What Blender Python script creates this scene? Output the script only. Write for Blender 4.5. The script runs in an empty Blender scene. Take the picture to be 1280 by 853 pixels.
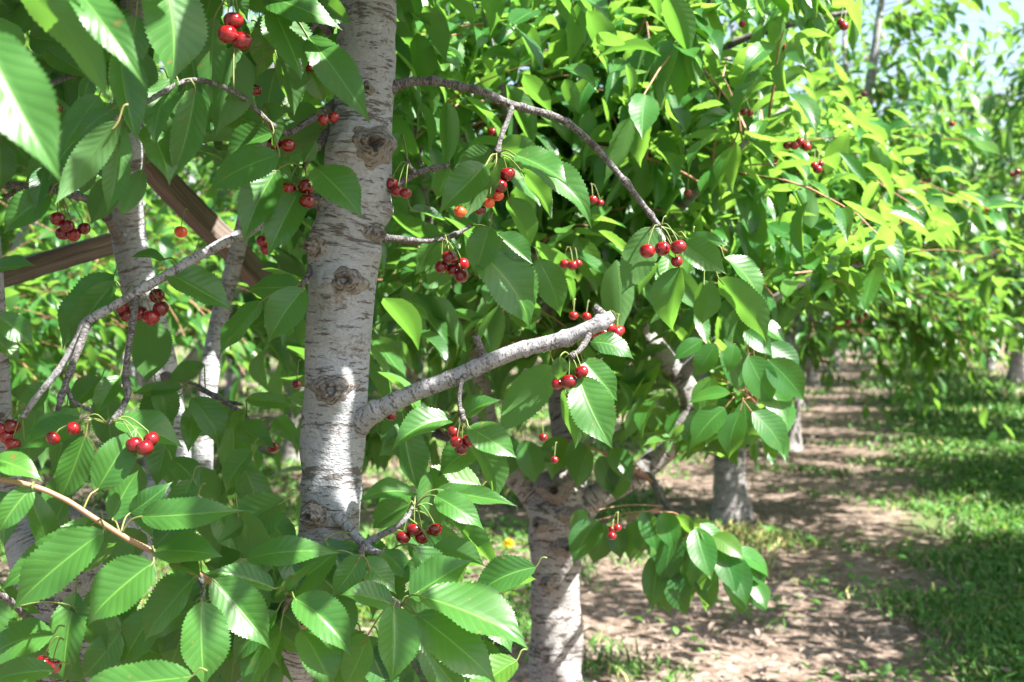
import bpy, math, random
import numpy as np
from mathutils import Vector, Matrix
R = math.radians
sc = bpy.context.scene
COL = sc.collection

# ------------------------------------------------------------------ camera, sky, sun, exposure
F = 1545.0; CX, CY = 640.0, 426.5          # focal length in photo pixels (photo 1280 x 853)
CAM_H = 1.5; PITCH = R(2.1)
CAM = np.array([0.0, 0.0, CAM_H])
FWD = np.array([0, math.cos(PITCH), -math.sin(PITCH)]); UPV = np.array([0, math.sin(PITCH), math.cos(PITCH)]); RGT = np.array([1.0, 0, 0])
cd = bpy.data.cameras.new('camera'); cam = bpy.data.objects.new('camera', cd); COL.objects.link(cam)
cam.location = CAM; cam.rotation_euler = (math.pi / 2 - PITCH, 0, 0)
cd.sensor_width = 22.3; cd.lens = F / 1280 * 22.3; cd.clip_end = 2000; cd.clip_start = 0.02
cd.dof.use_dof = True; cd.dof.focus_distance = 1.62; cd.dof.aperture_fstop = 4.2; cd.dof.aperture_blades = 7
sc.camera = cam
SUN_EL, SUN_AZ = 53.0, -28.0               # azimuth from +x, negative towards the viewer
S = np.array([math.cos(R(SUN_EL)) * math.cos(R(SUN_AZ)), math.cos(R(SUN_EL)) * math.sin(R(SUN_AZ)), math.sin(R(SUN_EL))])
w = bpy.data.worlds.new('World'); sc.world = w; w.use_nodes = True
nt = w.node_tree; bg = nt.nodes['Background']
sky = nt.nodes.new('ShaderNodeTexSky'); sky.sky_type = 'NISHITA'; sky.sun_disc = False
sky.sun_elevation = R(SUN_EL); sky.sun_rotation = math.atan2(S[0], S[1]); sky.dust_density = 3.0
nt.links.new(sky.outputs[0], bg.inputs[0]); bg.inputs[1].default_value = 0.07
sd = bpy.data.lights.new('sun', 'SUN'); sd.energy = 5.0; sd.angle = R(0.53); sd.color = (1, 0.97, 0.91)
so = bpy.data.objects.new('sun', sd); COL.objects.link(so); so.rotation_euler = Vector(S).to_track_quat('Z', 'Y').to_euler(); so.location = (0, 0, 30)
vs = sc.view_settings; vs.view_transform = 'Standard'; vs.look = 'None'; vs.exposure = 2.5; vs.gamma = 1; vs.use_curve_mapping = False
cy = sc.cycles; cy.max_bounces = 8; cy.diffuse_bounces = 2; cy.glossy_bounces = 3; cy.transmission_bounces = 5; cy.use_denoising = True
cy.sample_clamp_indirect = 8.0; cy.caustics_reflective = False; cy.caustics_refractive = False

def P(px, py, d):
    return CAM + d * (FWD + RGT * ((px - CX) / F) - UPV * ((py - CY) / F))
def proj(p):
    q = np.asarray(p) - CAM
    d = q @ FWD; d = np.where(np.abs(d) < 1e-6, 1e-6, d)
    return CX + F * (q @ RGT) / d, CY - F * (q @ UPV) / d, d
rng = np.random.default_rng(7)
def unit(a):
    a = np.asarray(a, float); return a / np.maximum(np.linalg.norm(a, axis=-1, keepdims=True), 1e-9)

# ------------------------------------------------------------------ mesh helpers
class MB:
    def __init__(s): s.V = []; s.Q = []; s.U = []; s.M = []; s.n = 0
    def add(s, V, Q, U, m=0):
        V = np.asarray(V, float).reshape(-1, 3); Q = np.asarray(Q, int).reshape(-1, 4)
        s.V.append(V); s.Q.append(Q + s.n); s.U.append(np.asarray(U, float).reshape(-1, 2)); s.M.append(np.full(len(Q), m, int)); s.n += len(V)
    def build(s, name, mats, parent=None, origin=None, smooth=True):
        V = np.concatenate(s.V); Q = np.concatenate(s.Q); U = np.concatenate(s.U); M = np.concatenate(s.M)
        ploc = np.array(parent.matrix_basis.translation) if parent and parent.parent is None else np.zeros(3)
        if parent is not None and parent.parent is not None:
            ploc = np.array(parent.location) + np.array(parent.parent.location)
        og = ploc if origin is None else np.asarray(origin, float)
        V = V - og
        me = bpy.data.meshes.new(name); nq = len(Q)
        me.vertices.add(len(V)); me.vertices.foreach_set('co', V.ravel())
        me.loops.add(nq * 4); me.loops.foreach_set('vertex_index', Q.ravel().astype(np.int32))
        me.polygons.add(nq); me.polygons.foreach_set('loop_start', np.arange(0, nq * 4, 4, dtype=np.int32))
        uv = me.uv_layers.new(name='UVMap'); uv.data.foreach_set('uv', U[Q.ravel()].ravel())
        me.polygons.foreach_set('material_index', M.astype(np.int32))
        me.polygons.foreach_set('use_smooth', np.full(nq, smooth, bool))
        for m in mats: me.materials.append(m)
        me.update(calc_edges=True)
        o = bpy.data.objects.new(name, me); COL.objects.link(o)
        if parent is not None: o.parent = parent
        o.location = og - ploc
        return o

def spline(pts, rad, n):
    pts = np.asarray(pts, float); rad = np.asarray(rad, float)
    if len(pts) == 2: t = np.linspace(0, 1, n)[:, None]; return pts[0] * (1 - t) + pts[1] * t, rad[0] * (1 - t[:, 0]) + rad[1] * t[:, 0]
    p = np.vstack([2 * pts[0] - pts[1], pts, 2 * pts[-1] - pts[-2]]); r = np.concatenate([[rad[0]], rad, [rad[-1]]])
    seg = np.concatenate([[0], np.cumsum(np.linalg.norm(np.diff(pts, axis=0), axis=1))]); L = seg[-1]
    s = np.linspace(0, L, n); k = np.clip(np.searchsorted(seg, s, side='right') - 1, 0, len(pts) - 2)
    t = ((s - seg[k]) / (seg[k + 1] - seg[k]))
    def cr(q):
        T = t if q.ndim == 1 else t[:, None]
        a, b, c, d = q[k], q[k + 1], q[k + 2], q[k + 3]
        return 0.5 * (2 * b + (c - a) * T + (2 * a - 5 * b + 4 * c - d) * T ** 2 + (3 * b - a - 3 * c + d) * T ** 3)
    rr = r[k + 1] * (1 - t) + r[k + 2] * t
    return cr(p), rr

def tube(mb, pts, rad, sides=10, n=None, m=0, away=True, bump=None, closed=True):
    """round tapering tube along a smoothed polyline; uv = (angle * mean radius, length) in metres, seam turned from the viewer"""
    if n is None: n = max(4, len(pts) * 4)
    p, r = spline(pts, rad, n)
    tan = unit(np.gradient(p, axis=0))
    ref = unit(np.mean(p, 0) - CAM) if away else np.array([0.31, 0.77, 0.2])
    a = unit(ref - (tan @ ref)[:, None] * tan + 1e-6); b = np.cross(tan, a)
    ang = np.linspace(0, 2 * math.pi, sides + 1)
    ln = np.concatenate([[0], np.cumsum(np.linalg.norm(np.diff(p, axis=0), axis=1))])
    rr = np.repeat(r[:, None], sides + 1, 1)
    if bump is not None: rr = rr + bump(ang[None, :] + 0 * rr, ln[:, None] + 0 * rr, rr)
    if closed:
        p = np.vstack([p[:1], p, p[-1:]]); a = np.vstack([a[:1], a, a[-1:]]); b = np.vstack([b[:1], b, b[-1:]])
        rr = np.vstack([rr[:1] * .02, rr, rr[-1:] * .02]); ln = np.concatenate([[0], ln, [ln[-1]]]); n += 2
    V = p[:, None] + rr[..., None] * (np.cos(ang)[None, :, None] * a[:, None] + np.sin(ang)[None, :, None] * b[:, None])
    U = np.stack([np.repeat((ang * np.mean(r))[None], n, 0), np.repeat(ln[:, None], sides + 1, 1)], -1)
    i = np.arange(n - 1)[:, None] * (sides + 1) + np.arange(sides)[None]
    Q = np.stack([i, i + 1, i + sides + 2, i + sides + 1], -1)
    mb.add(V, Q, U, m)
    return p, r

PV = np.array([0, .04, .12, .25, .4, .55, .68, .79, .88, .95, 1]); PW = np.array([.04, .38, .68, .92, 1, .95, .78, .50, .22, .07, .01])
def leaves(mb, base, ax, nr, L, W, fold, sag, rnd, nv=6, nu=3, serr=0.0, wave=0.0, twist=0.0, m=0):
    """many leaf blades at once: rows along the midrib, a V fold, a bulge along the normal"""
    n = len(base); ax = unit(ax); nr = unit(nr - np.sum(nr * ax, 1, keepdims=True) * ax); sd_ = np.cross(nr, ax)
    v = np.linspace(0, 1, nv); wv = np.interp(v, PV, PW)
    u = {3: [-1, 0, 1], 5: [-1, -.5, 0, .5, 1], 9: [-1, -.72, -.45, -.2, 0, .2, .45, .72, 1]}[nu]; u = np.array(u)
    ew = np.ones((nv, nu))
    if serr: ew[1::2, 0] -= serr; ew[1::2, -1] -= serr
    hw = (wv[:, None] * u[None] * ew)[None] * (W / 2)[:, None, None]                 # n,nv,nu
    ph = rnd[:, None, None] * 40
    z = np.abs(hw) * np.sin(fold)[:, None, None] + (sag * L)[:, None, None] * (4 * v * (1 - v))[None, :, None]
    z = z - 0.25 * np.clip(v - .7, 0, 1)[None, :, None] ** 2 * L[:, None, None] * (rnd[:, None, None] * 4)
    if wave: z = z + wave * L[:, None, None] * np.sin(v[None, :, None] * 13 + ph + 1.7 * np.sign(u)[None, None]) * (np.abs(u) ** 2)[None, None] * (wv ** .5)[None, :, None]
    x = hw * np.cos(fold)[:, None, None]
    tw = (twist if np.ndim(twist) else np.full(n, twist))[:, None, None] * (v - .3)[None, :, None]
    x, z = x * np.cos(tw) - 0 * z, z + x * np.sin(tw)
    bowed = ((rnd * 7.3) % 1 - .5)[:, None, None] * .10 * L[:, None, None] * (4 * v * (1 - v))[None, :, None]
    x = x + bowed
    V = base[:, None, None] + (L[:, None, None, None] * v[None, :, None, None]) * ax[:, None, None] + x[..., None] * sd_[:, None, None] + z[..., None] * nr[:, None, None]
    U = np.empty((n, nv, nu, 2)); U[..., 0] = (u * .5 + .5)[None, None]; U[..., 1] = v[None, :, None]
    i = (np.arange(nv - 1)[:, None] * nu + np.arange(nu - 1)[None])
    q = np.stack([i, i + nu, i + nu + 1, i + 1], -1).reshape(-1, 4)
    Q = (np.arange(n) * nv * nu)[:, None, None] + q[None]
    mb.add(V, Q, U, m)

# ------------------------------------------------------------------ object helpers
def props(o, label=None, cat=None, group=None, kind=None):
    if label: o['label'] = label
    if cat: o['category'] = cat
    if group: o['group'] = group
    if kind: o['kind'] = kind
    return o
def empty(name, loc, label=None, cat=None, group=None):
    o = bpy.data.objects.new(name, None); COL.objects.link(o); o.location = loc; o.empty_display_size = .2
    return props(o, label, cat, group)

# ------------------------------------------------------------------ materials
def mat(name):
    m = bpy.data.materials.new(name); m.use_nodes = True
    t = m.node_tree; t.nodes.clear(); out = t.nodes.new('ShaderNodeOutputMaterial')
    return m, t, out
def N(t, typ, **kw):
    n = t.nodes.new(typ)
    for k, v in kw.items():
        if k.startswith('i_'):
            key = k[2:]; key = int(key) if key.isdigit() else key.replace('_', ' ')
            n.inputs[key].default_value = v
        else: setattr(n, k, v)
    return n
def lk(t, a, b): t.links.new(a, b)
def math_(t, op, a, b=None, c=None):
    n = t.nodes.new('ShaderNodeMath'); n.operation = op
    for i, x in enumerate((a, b, c)):
        if x is None: continue
        if isinstance(x, (int, float)): n.inputs[i].default_value = x
        else: lk(t, x, n.inputs[i])
    return n.outputs[0]
def mixc(t, f, a, b, bt='MIX'):
    n = t.nodes.new('ShaderNodeMix'); n.data_type = 'RGBA'; n.blend_type = bt
    for k, x in ((0, f), (6, a), (7, b)):
        if isinstance(x, (int, float)): n.inputs[k].default_value = x
        elif isinstance(x, tuple): n.inputs[k].default_value = (*x, 1) if len(x) == 3 else x
        else: lk(t, x, n.inputs[k])
    return n.outputs[2]
def ramp(t, f, stops):
    n = t.nodes.new('ShaderNodeValToRGB'); e = n.color_ramp.elements
    while len(e) < len(stops): e.new(.5)
    for x, (p, c) in zip(e, stops): x.position = p; x.color = (*c, 1) if isinstance(c, tuple) else (c, c, c, 1)
    lk(t, f, n.inputs[0]); return n.outputs[0]

def leaf_material(name, up1, up2, under, trans, rough=.36, tf=.36, veins=True):
    m, t, out = mat(name)
    geo = N(t, 'ShaderNodeNewGeometry'); uv = N(t, 'ShaderNodeUVMap', uv_map='UVMap'); sep = N(t, 'ShaderNodeSeparateXYZ'); lk(t, uv.outputs[0], sep.inputs[0])
    rnd = geo.outputs['Random Per Island']
    au = math_(t, 'ABSOLUTE', math_(t, 'MULTIPLY_ADD', sep.outputs[0], 2.0, -1.0)); v = sep.outputs[1]
    col = mixc(t, rnd, up1, up2)
    nz = N(t, 'ShaderNodeTexNoise', i_Scale=18.0, i_Detail=3.0); tc = N(t, 'ShaderNodeTexCoord'); lk(t, tc.outputs['Object'], nz.inputs[0])
    col = mixc(t, math_(t, 'MULTIPLY', nz.outputs[0], .35), col, (up2[0] * 1.3, up2[1] * 1.15, up2[2]))
    sp_ = N(t, 'ShaderNodeTexNoise', i_Scale=95.0, i_Detail=2.0); lk(t, tc.outputs['Object'], sp_.inputs[0])
    col = mixc(t, ramp(t, math_(t, 'MULTIPLY_ADD', rnd, .06, sp_.outputs[0]), [(.735, 0.0), (.76, .8)]), col, (.13, .10, .03))
    yel = ramp(t, math_(t, 'FRACT', math_(t, 'MULTIPLY', rnd, 17.3)), [(.86, 0.0), (.97, .5)])
    col = mixc(t, yel, col, (.085, .15, .018))
    und = under
    bump_in = None
    if veins:
        sv = math_(t, 'FRACT', math_(t, 'SUBTRACT', math_(t, 'MULTIPLY', v, 10.0), math_(t, 'MULTIPLY', math_(t, 'POWER', au, .85), 2.1)))
        tri = math_(t, 'ABSOLUTE', math_(t, 'SUBTRACT', sv, .5))                    # 0.5 at the vein
        vein = math_(t, 'SMOOTH_MIN', 1.0, math_(t, 'MULTIPLY', math_(t, 'MAXIMUM', math_(t, 'SUBTRACT', tri, .41), 0.0), 11.0), .05)
        mid = math_(t, 'MAXIMUM', math_(t, 'SUBTRACT', 1.0, math_(t, 'MULTIPLY', au, 20.0)), 0.0)
        mid = math_(t, 'MINIMUM', math_(t, 'MULTIPLY', mid, 2.0), 1.0)
        line = math_(t, 'MAXIMUM', math_(t, 'MULTIPLY', vein, .24), math_(t, 'MULTIPLY', mid, .7))
        col = mixc(t, line, col, (up2[0] * 2.6, up2[1] * 1.9, up2[2] * 2.0))
        und = mixc(t, math_(t, 'MULTIPLY', line, .8), under, (under[0] * 1.7, under[1] * 1.45, under[2] * 1.5))
        trans = mixc(t, math_(t, 'MULTIPLY', line, .45), trans, (trans[0] * .7, trans[1] * .75, trans[2] * .7))
        quilt = math_(t, 'SUBTRACT', math_(t, 'MULTIPLY', math_(t, 'SUBTRACT', .5, tri), math_(t, 'MINIMUM', math_(t, 'MULTIPLY', au, 3.0), 1.0)), math_(t, 'MULTIPLY', mid, .5))
        nf = N(t, 'ShaderNodeTexNoise', i_Scale=420.0, i_Detail=2.0); lk(t, tc.outputs['Object'], nf.inputs[0])
        bump_in = math_(t, 'ADD', quilt, math_(t, 'MULTIPLY', nf.outputs[0], .12))
    full = mixc(t, geo.outputs['Backfacing'], col, und)
    p = N(t, 'ShaderNodeBsdfPrincipled'); lk(t, full, p.inputs['Base Color']); p.inputs['Specular IOR Level'].default_value = .42
    rg = N(t, 'ShaderNodeMix'); rg.inputs[2].default_value = rough; rg.inputs[3].default_value = .62; lk(t, geo.outputs['Backfacing'], rg.inputs[0]); lk(t, rg.outputs[0], p.inputs['Roughness'])
    tr = N(t, 'ShaderNodeBsdfTranslucent')
    if isinstance(trans, tuple): tr.inputs[0].default_value = (*trans, 1)
    else: lk(t, trans, tr.inputs[0])
    if bump_in is not None:
        b = N(t, 'ShaderNodeBump', i_Strength=.3, i_Distance=.0017); lk(t, bump_in, b.inputs['Height']); lk(t, b.outputs[0], p.inputs['Normal'])
    mx = N(t, 'ShaderNodeMixShader'); mx.inputs[0].default_value = tf
    lk(t, p.outputs[0], mx.inputs[1]); lk(t, tr.outputs[0], mx.inputs[2]); lk(t, mx.outputs[0], out.inputs[0])
    return m
M_LEAF = leaf_material('cherry leaf', (.005, .042, .018), (.046, .142, .022), (.046, .122, .030), (.19, .45, .05), rough=.36, tf=.32)
M_LEAFB = leaf_material('cherry leaf of the row', (.007, .048, .013), (.034, .126, .020), (.052, .138, .030), (.22, .45, .055), rough=.36, veins=False, tf=.37)
M_LEAFT = leaf_material('cherry leaf of the forked tree', (.006, .044, .014), (.032, .124, .022), (.050, .132, .030), (.25, .50, .06), rough=.36, tf=.38)
M_WEED = leaf_material('weed leaf', (.03, .12, .02), (.07, .19, .03), (.09, .16, .05), (.22, .40, .04), veins=False, rough=.5)

def bark_material(name, c_lo, c_hi, c_dark, ring=70.0, dark=.52, bump=.6, flk=.8, an=.17):
    """smooth pale cherry bark: bands of dark lenticels that run round the stem, blotches, fine grain"""
    m, t, out = mat(name)
    uv = N(t, 'ShaderNodeUVMap', uv_map='UVMap')
    def nz(sx, sy, scale, det=4.0, rough=.6):
        mp = N(t, 'ShaderNodeMapping'); mp.inputs['Scale'].default_value = (sx, sy, 1); lk(t, uv.outputs[0], mp.inputs[0])
        n = N(t, 'ShaderNodeTexNoise', i_Scale=scale, i_Detail=det, i_Roughness=rough); lk(t, mp.outputs[0], n.inputs[0]); return n.outputs[0]
    big = nz(1, 1, 9.0, 5.0); grain = nz(.35, 1.0, 420.0, 3.0); fine = nz(1, 1, 160.0, 4.0)
    len_ = nz(an, 1.0, ring * 2.6, 3.0, .7); band = nz(.06, 1.0, ring * .45, 3.0)
    col = mixc(t, big, c_lo, c_hi)
    col = mixc(t, ramp(t, fine, [(.35, 0.0), (.7, .5)]), col, (c_lo[0] * .8, c_lo[1] * .8, c_lo[2] * .8))
    bandm = ramp(t, band, [(.50, 0.0), (.66, 1.0)])
    lm = ramp(t, math_(t, 'MULTIPLY_ADD', bandm, .13, len_), [(dark + .08, 0.0), (dark + .16, 1.0)])
    col = mixc(t, math_(t, 'MULTIPLY', lm, flk), col, c_dark)
    rp = math_(t, 'ADD', nz(.5, 1.0, 26.0, 6.0, .7), math_(t, 'MULTIPLY', math_(t, 'SUBTRACT', fine, .5), .5))
    col = mixc(t, ramp(t, rp, [(.56, 0.0), (.66, .75)]), col, (c_dark[0] * 2.2, c_dark[1] * 2.2, c_dark[2] * 2.2))
    wht = ramp(t, nz(.3, 1.0, 60.0, 4.0), [(.60, 0.0), (.76, .5)])
    col = mixc(t, wht, col, (min(c_hi[0] * 1.35, .75), min(c_hi[1] * 1.35, .74), min(c_hi[2] * 1.33, .70)))
    h = math_(t, 'ADD', math_(t, 'MULTIPLY', grain, .25), math_(t, 'ADD', math_(t, 'MULTIPLY', lm, -.5), math_(t, 'ADD', fine, math_(t, 'MULTIPLY', len_, .8))))
    p = N(t, 'ShaderNodeBsdfPrincipled', i_Roughness=.7); p.inputs['Specular IOR Level'].default_value = .3
    lk(t, col, p.inputs['Base Color'])
    b = N(t, 'ShaderNodeBump', i_Strength=bump, i_Distance=.004); lk(t, h, b.inputs['Height']); lk(t, b.outputs[0], p.inputs['Normal'])
    lk(t, p.outputs[0], out.inputs[0]); return m
M_LIMB = bark_material('pale limb bark', (.21, .217, .228), (.33, .342, .36), (.06, .046, .037), ring=64, dark=.485, bump=.9, flk=.85, an=.22)
M_BRANCH = bark_material('grey branch bark', (.22, .215, .225), (.33, .33, .345), (.04, .032, .03), ring=120, dark=.47, an=.55)
M_TWIG = bark_material('dark twig bark', (.14, .128, .125), (.29, .28, .285), (.03, .023, .02), ring=180, dark=.42, an=.5, bump=.9)
M_TRUNK = bark_material('old trunk bark', (.13, .115, .105), (.42, .41, .40), (.035, .026, .02), ring=34, dark=.47, bump=1.0, flk=.85, an=.3)
M_KNOT = bark_material('knot bark', (.14, .12, .105), (.31, .29, .27), (.04, .03, .024), ring=150, dark=.46, bump=1.0)

def simple(name, col, rough=.5, spec=.5, noise=None, coat=0, sss=0, col2=None):
    m, t, out = mat(name)
    p = N(t, 'ShaderNodeBsdfPrincipled', i_Roughness=rough); p.inputs['Specular IOR Level'].default_value = spec; p.inputs['Base Color'].default_value = (*col, 1)
    p.inputs['Coat Weight'].default_value = coat; p.inputs['Coat Roughness'].default_value = .05
    if sss: p.inputs['Subsurface Weight'].default_value = sss; p.inputs['Subsurface Radius'].default_value = (.01, .002, .001); p.inputs['Subsurface Scale'].default_value = .5
    if col2:
        tc = N(t, 'ShaderNodeTexCoord'); n = N(t, 'ShaderNodeTexNoise', i_Scale=noise, i_Detail=3.0); lk(t, tc.outputs['Object'], n.inputs[0])
        oi = N(t, 'ShaderNodeObjectInfo'); f = math_(t, 'ADD', math_(t, 'MULTIPLY', n.outputs[0], .5), math_(t, 'MULTIPLY', math_(t, 'POWER', oi.outputs['Random'], 1.6), .7))
        lk(t, mixc(t, f, col, col2), p.inputs['Base Color'])
    lk(t, p.outputs[0], out.inputs[0]); return m
M_CHERRY = simple('ripe cherry skin', (.075, .002, .005), .17, .5, 60.0, .3, .0, (.25, .005, .008))
M_PALECH = simple('half ripe cherry skin', (.62, .10, .025), .2, .5, 60.0, .3, .0, (.60, .03, .02))
M_STEM = simple('green cherry stem', (.09, .15, .035), .5, .3, 40.0, 0, 0, (.16, .17, .05))
M_SHOOT = simple('young reddish shoot', (.20, .13, .075), .5, .4, 30.0, 0, 0, (.30, .15, .09))
M_PETIOLE = simple('leaf petiole', (.09, .15, .035), .5, .3, 30.0, 0, 0, (.16, .14, .05))

def wood_material():
    m, t, out = mat('weathered timber')
    tc = N(t, 'ShaderNodeTexCoord'); mp = N(t, 'ShaderNodeMapping'); mp.inputs['Scale'].default_value = (1.2, 40, 40); lk(t, tc.outputs['UV'], mp.inputs[0])
    uv = N(t, 'ShaderNodeUVMap', uv_map='UVMap'); mp2 = N(t, 'ShaderNodeMapping'); mp2.inputs['Scale'].default_value = (45, 1.3, 1); lk(t, uv.outputs[0], mp2.inputs[0])
    n = N(t, 'ShaderNodeTexNoise', i_Scale=3.0, i_Detail=6.0, i_Roughness=.65, i_Distortion=.6); lk(t, mp2.outputs[0], n.inputs[0])
    c = ramp(t, n.outputs[0], [(.3, (.045, .03, .022)), (.5, (.11, .08, .06)), (.7, (.19, .155, .13))])
    p = N(t, 'ShaderNodeBsdfPrincipled', i_Roughness=.85); lk(t, c, p.inputs['Base Color'])
    b = N(t, 'ShaderNodeBump', i_Strength=.7, i_Distance=.004); lk(t, n.outputs[0], b.inputs['Height']); lk(t, b.outputs[0], p.inputs['Normal'])
    lk(t, p.outputs[0], out.inputs[0]); return m
M_WOOD = wood_material()

ROW = .29                                    # the rows run along x = c + ROW * y
def ground_material():
    m, t, out = mat('orchard soil')
    tc = N(t, 'ShaderNodeTexCoord'); sp = N(t, 'ShaderNodeSeparateXYZ'); lk(t, tc.outputs['Object'], sp.inputs[0])
    def nz(s, d=5.0, r=.6):
        n = N(t, 'ShaderNodeTexNoise', i_Scale=s, i_Detail=d, i_Roughness=r); lk(t, tc.outputs['Object'], n.inputs[0]); return n.outputs[0]
    n1, n2, n3 = nz(.9), nz(9.0), nz(45.0, 4.0)
    soil = ramp(t, n2, [(.3, (.085, .06, .045)), (.5, (.19, .142, .112)), (.7, (.32, .26, .22))])
    soil = mixc(t, ramp(t, n3, [(.40, 0.0), (.62, .8)]), soil, (.085, .06, .045))
    acr = math_(t, 'SUBTRACT', sp.outputs[0], math_(t, 'MULTIPLY', sp.outputs[1], ROW))
    strip = math_(t, 'SUBTRACT', 1.0, math_(t, 'MULTIPLY', math_(t, 'ABSOLUTE', math_(t, 'SUBTRACT', acr, 1.25)), .85))
    g = math_(t, 'ADD', math_(t, 'MULTIPLY', strip, .30), math_(t, 'ADD', n1, math_(t, 'MULTIPLY', n2, .35)))
    gm = ramp(t, g, [(.70, 0.0), (.86, 1.0)])
    grass = ramp(t, n3, [(.3, (.035, .07, .018)), (.7, (.10, .15, .04))])
    col = mixc(t, math_(t, 'MULTIPLY', gm, .85), soil, grass)
    p = N(t, 'ShaderNodeBsdfPrincipled', i_Roughness=.95); p.inputs['Specular IOR Level'].default_value = .15; lk(t, col, p.inputs['Base Color'])
    b = N(t, 'ShaderNodeBump', i_Strength=.8, i_Distance=.03); lk(t, math_(t, 'ADD', n2, math_(t, 'MULTIPLY', n3, .5)), b.inputs['Height']); lk(t, b.outputs[0], p.inputs['Normal'])
    lk(t, p.outputs[0], out.inputs[0]); return m

# ------------------------------------------------------------------ ground
mb = MB()
g = 60; xs = np.concatenate([[-400, -120], np.linspace(-40, 50, g), [150, 400]]); ys = np.concatenate([[-300, -60], np.linspace(-8, 70, g), [150, 600]])
X, Y = np.meshgrid(xs, ys); Z = .02 * np.sin(X * 1.3 + .4 * Y) + .02 * np.sin(Y * 1.1 - .7 * X)
i = np.arange(len(ys) - 1)[:, None] * len(xs) + np.arange(len(xs) - 1)[None]
mb.add(np.stack([X, Y, Z - .02], -1), np.stack([i, i + 1, i + len(xs) + 1, i + len(xs)], -1), np.stack([X, Y], -1))
props(mb.build('ground', [ground_material()]), 'bare brown orchard soil with patches of grass', 'ground', kind='structure')

# ------------------------------------------------------------------ foliage generator
def grow(mb, starts, dirs, lens, r, per=13, Lr=(.10, .145), nv=6, nu=3, droop=.55, keep=None, twigm=1, hang=.75, twig_r=.0035, serr=0):
    """shoots that leave the limbs and bend over, with leaves set round them; keep(base, mid) drops leaves"""
    Sn = len(starts); K = 8; pts = np.empty((Sn, K, 3)); pts[:, 0] = starts; d = unit(dirs)
    for k in range(1, K):
        pts[:, k] = pts[:, k - 1] + d * (lens / (K - 1))[:, None]
        d = unit(d + np.array([0, 0, -droop / (K - 1)]) + r.normal(0, .07, (Sn, 3)))
    tt = np.linspace(.12, 1, per)[None] + r.uniform(-.03, .03, (Sn, per)); tt = np.clip(tt, 0, 1) * (K - 1.001)
    k = tt.astype(int); fr = (tt - k)[..., None]; si = np.arange(Sn)[:, None]
    base = pts[si, k] * (1 - fr) + pts[si, k + 1] * fr; tan = unit(pts[si, k + 1] - pts[si, k])
    a0 = np.cross(tan, np.array([0, 0, 1.0]) + 0 * tan); a0 = unit(a0 + 1e-4); b0 = np.cross(tan, a0)
    an = (np.arange(per) * 2.4)[None] + r.uniform(0, 6.3, (Sn, 1)) + r.normal(0, .3, (Sn, per))
    rad = np.cos(an)[..., None] * a0 + np.sin(an)[..., None] * b0
    ax = unit(.55 * tan + .75 * rad + np.array([0, 0, -1.0]) * (hang * r.uniform(.45, 1.35, (Sn, per)))[..., None])
    nr = unit(np.array([0, 0, .8]) + .55 * rad + .25 * tan + r.normal(0, .3, (Sn, per, 3)))
    pet = unit(.5 * rad + .6 * ax)
    base2 = base + pet * .028
    base_, ax, nr, pb = base2.reshape(-1, 3), ax.reshape(-1, 3), nr.reshape(-1, 3), base.reshape(-1, 3)
    n = len(base_); L = r.uniform(*Lr, n) * np.where(r.random(n) < .12, .6, 1); W = L * r.uniform(.37, .50, n)
    ok = np.ones(n, bool)
    if keep is not None: ok = keep(base_, base_ + ax * L[:, None] * .5) & keep(base_, base_ + ax * L[:, None])
    rn = r.random(n)
    leaves(mb, base_[ok], ax[ok], nr[ok], L[ok], W[ok], r.uniform(.05, .75, n)[ok], r.uniform(-.06, .16, n)[ok], rn[ok], nv, nu, serr=serr, wave=.012 if serr else 0, twist=r.uniform(-.9, .9, n)[ok])
    if twigm is not None:                    # twigs: four sided strips
        a = unit(np.cross(np.gradient(pts, axis=1), [.3, .2, .9])); b = unit(np.cross(np.gradient(pts, axis=1), a))
        rr = (np.linspace(1, .35, K) * twig_r)[None, :, None, None]
        ring = np.stack([a, b, -a, -b, a], 2) * rr + pts[:, :, None]
        U = np.zeros(ring.shape[:3] + (2,)); U[..., 0] = np.linspace(0, .02, 5); U[..., 1] = (np.linspace(0, .5, K))[None, :, None]
        i = np.arange(K - 1)[:, None] * 5 + np.arange(4)[None]; q = np.stack([i, i + 1, i + 6, i + 5], -1).reshape(-1, 4)
        use = np.ones(Sn, bool)
        if keep is not None:
            use = np.array([keep(pts[s], pts[s]).all() for s in range(Sn)])
        ii = np.nonzero(use)[0]
        if len(ii): mb.add(ring[ii], (np.arange(len(ii)) * K * 5)[:, None, None] + q[None], U[ii], twigm)
    return pts

def along(limbs, n, r, lo=.25):
    """n random points on the limbs (polylines), with the limb's direction"""
    L = [spline(l, np.ones(len(l)), 30)[0] for l in limbs]
    wts = np.array([np.linalg.norm(np.diff(l, axis=0), axis=1).sum() for l in L]); c = r.choice(len(L), n, p=wts / wts.sum())
    t = r.uniform(lo, 1, n) * 28.99; k = t.astype(int)
    A = np.array([L[i][j] for i, j in zip(c, k)]); B = np.array([L[i][j + 1] for i, j in zip(c, k)])
    return A + (B - A) * (t - k)[:, None], unit(B - A)

def rand_dirs(tan, n, r, up=.35, out=None):
    d = unit(r.normal(0, 1, (n, 3)) * np.array([1, 1, .6])); d = d - np.sum(d * tan, 1, keepdims=True) * tan * .6
    d = unit(d) + np.array([0, 0, up]) + tan * .35
    if out is not None: d = d + out
    return unit(d)

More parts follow.
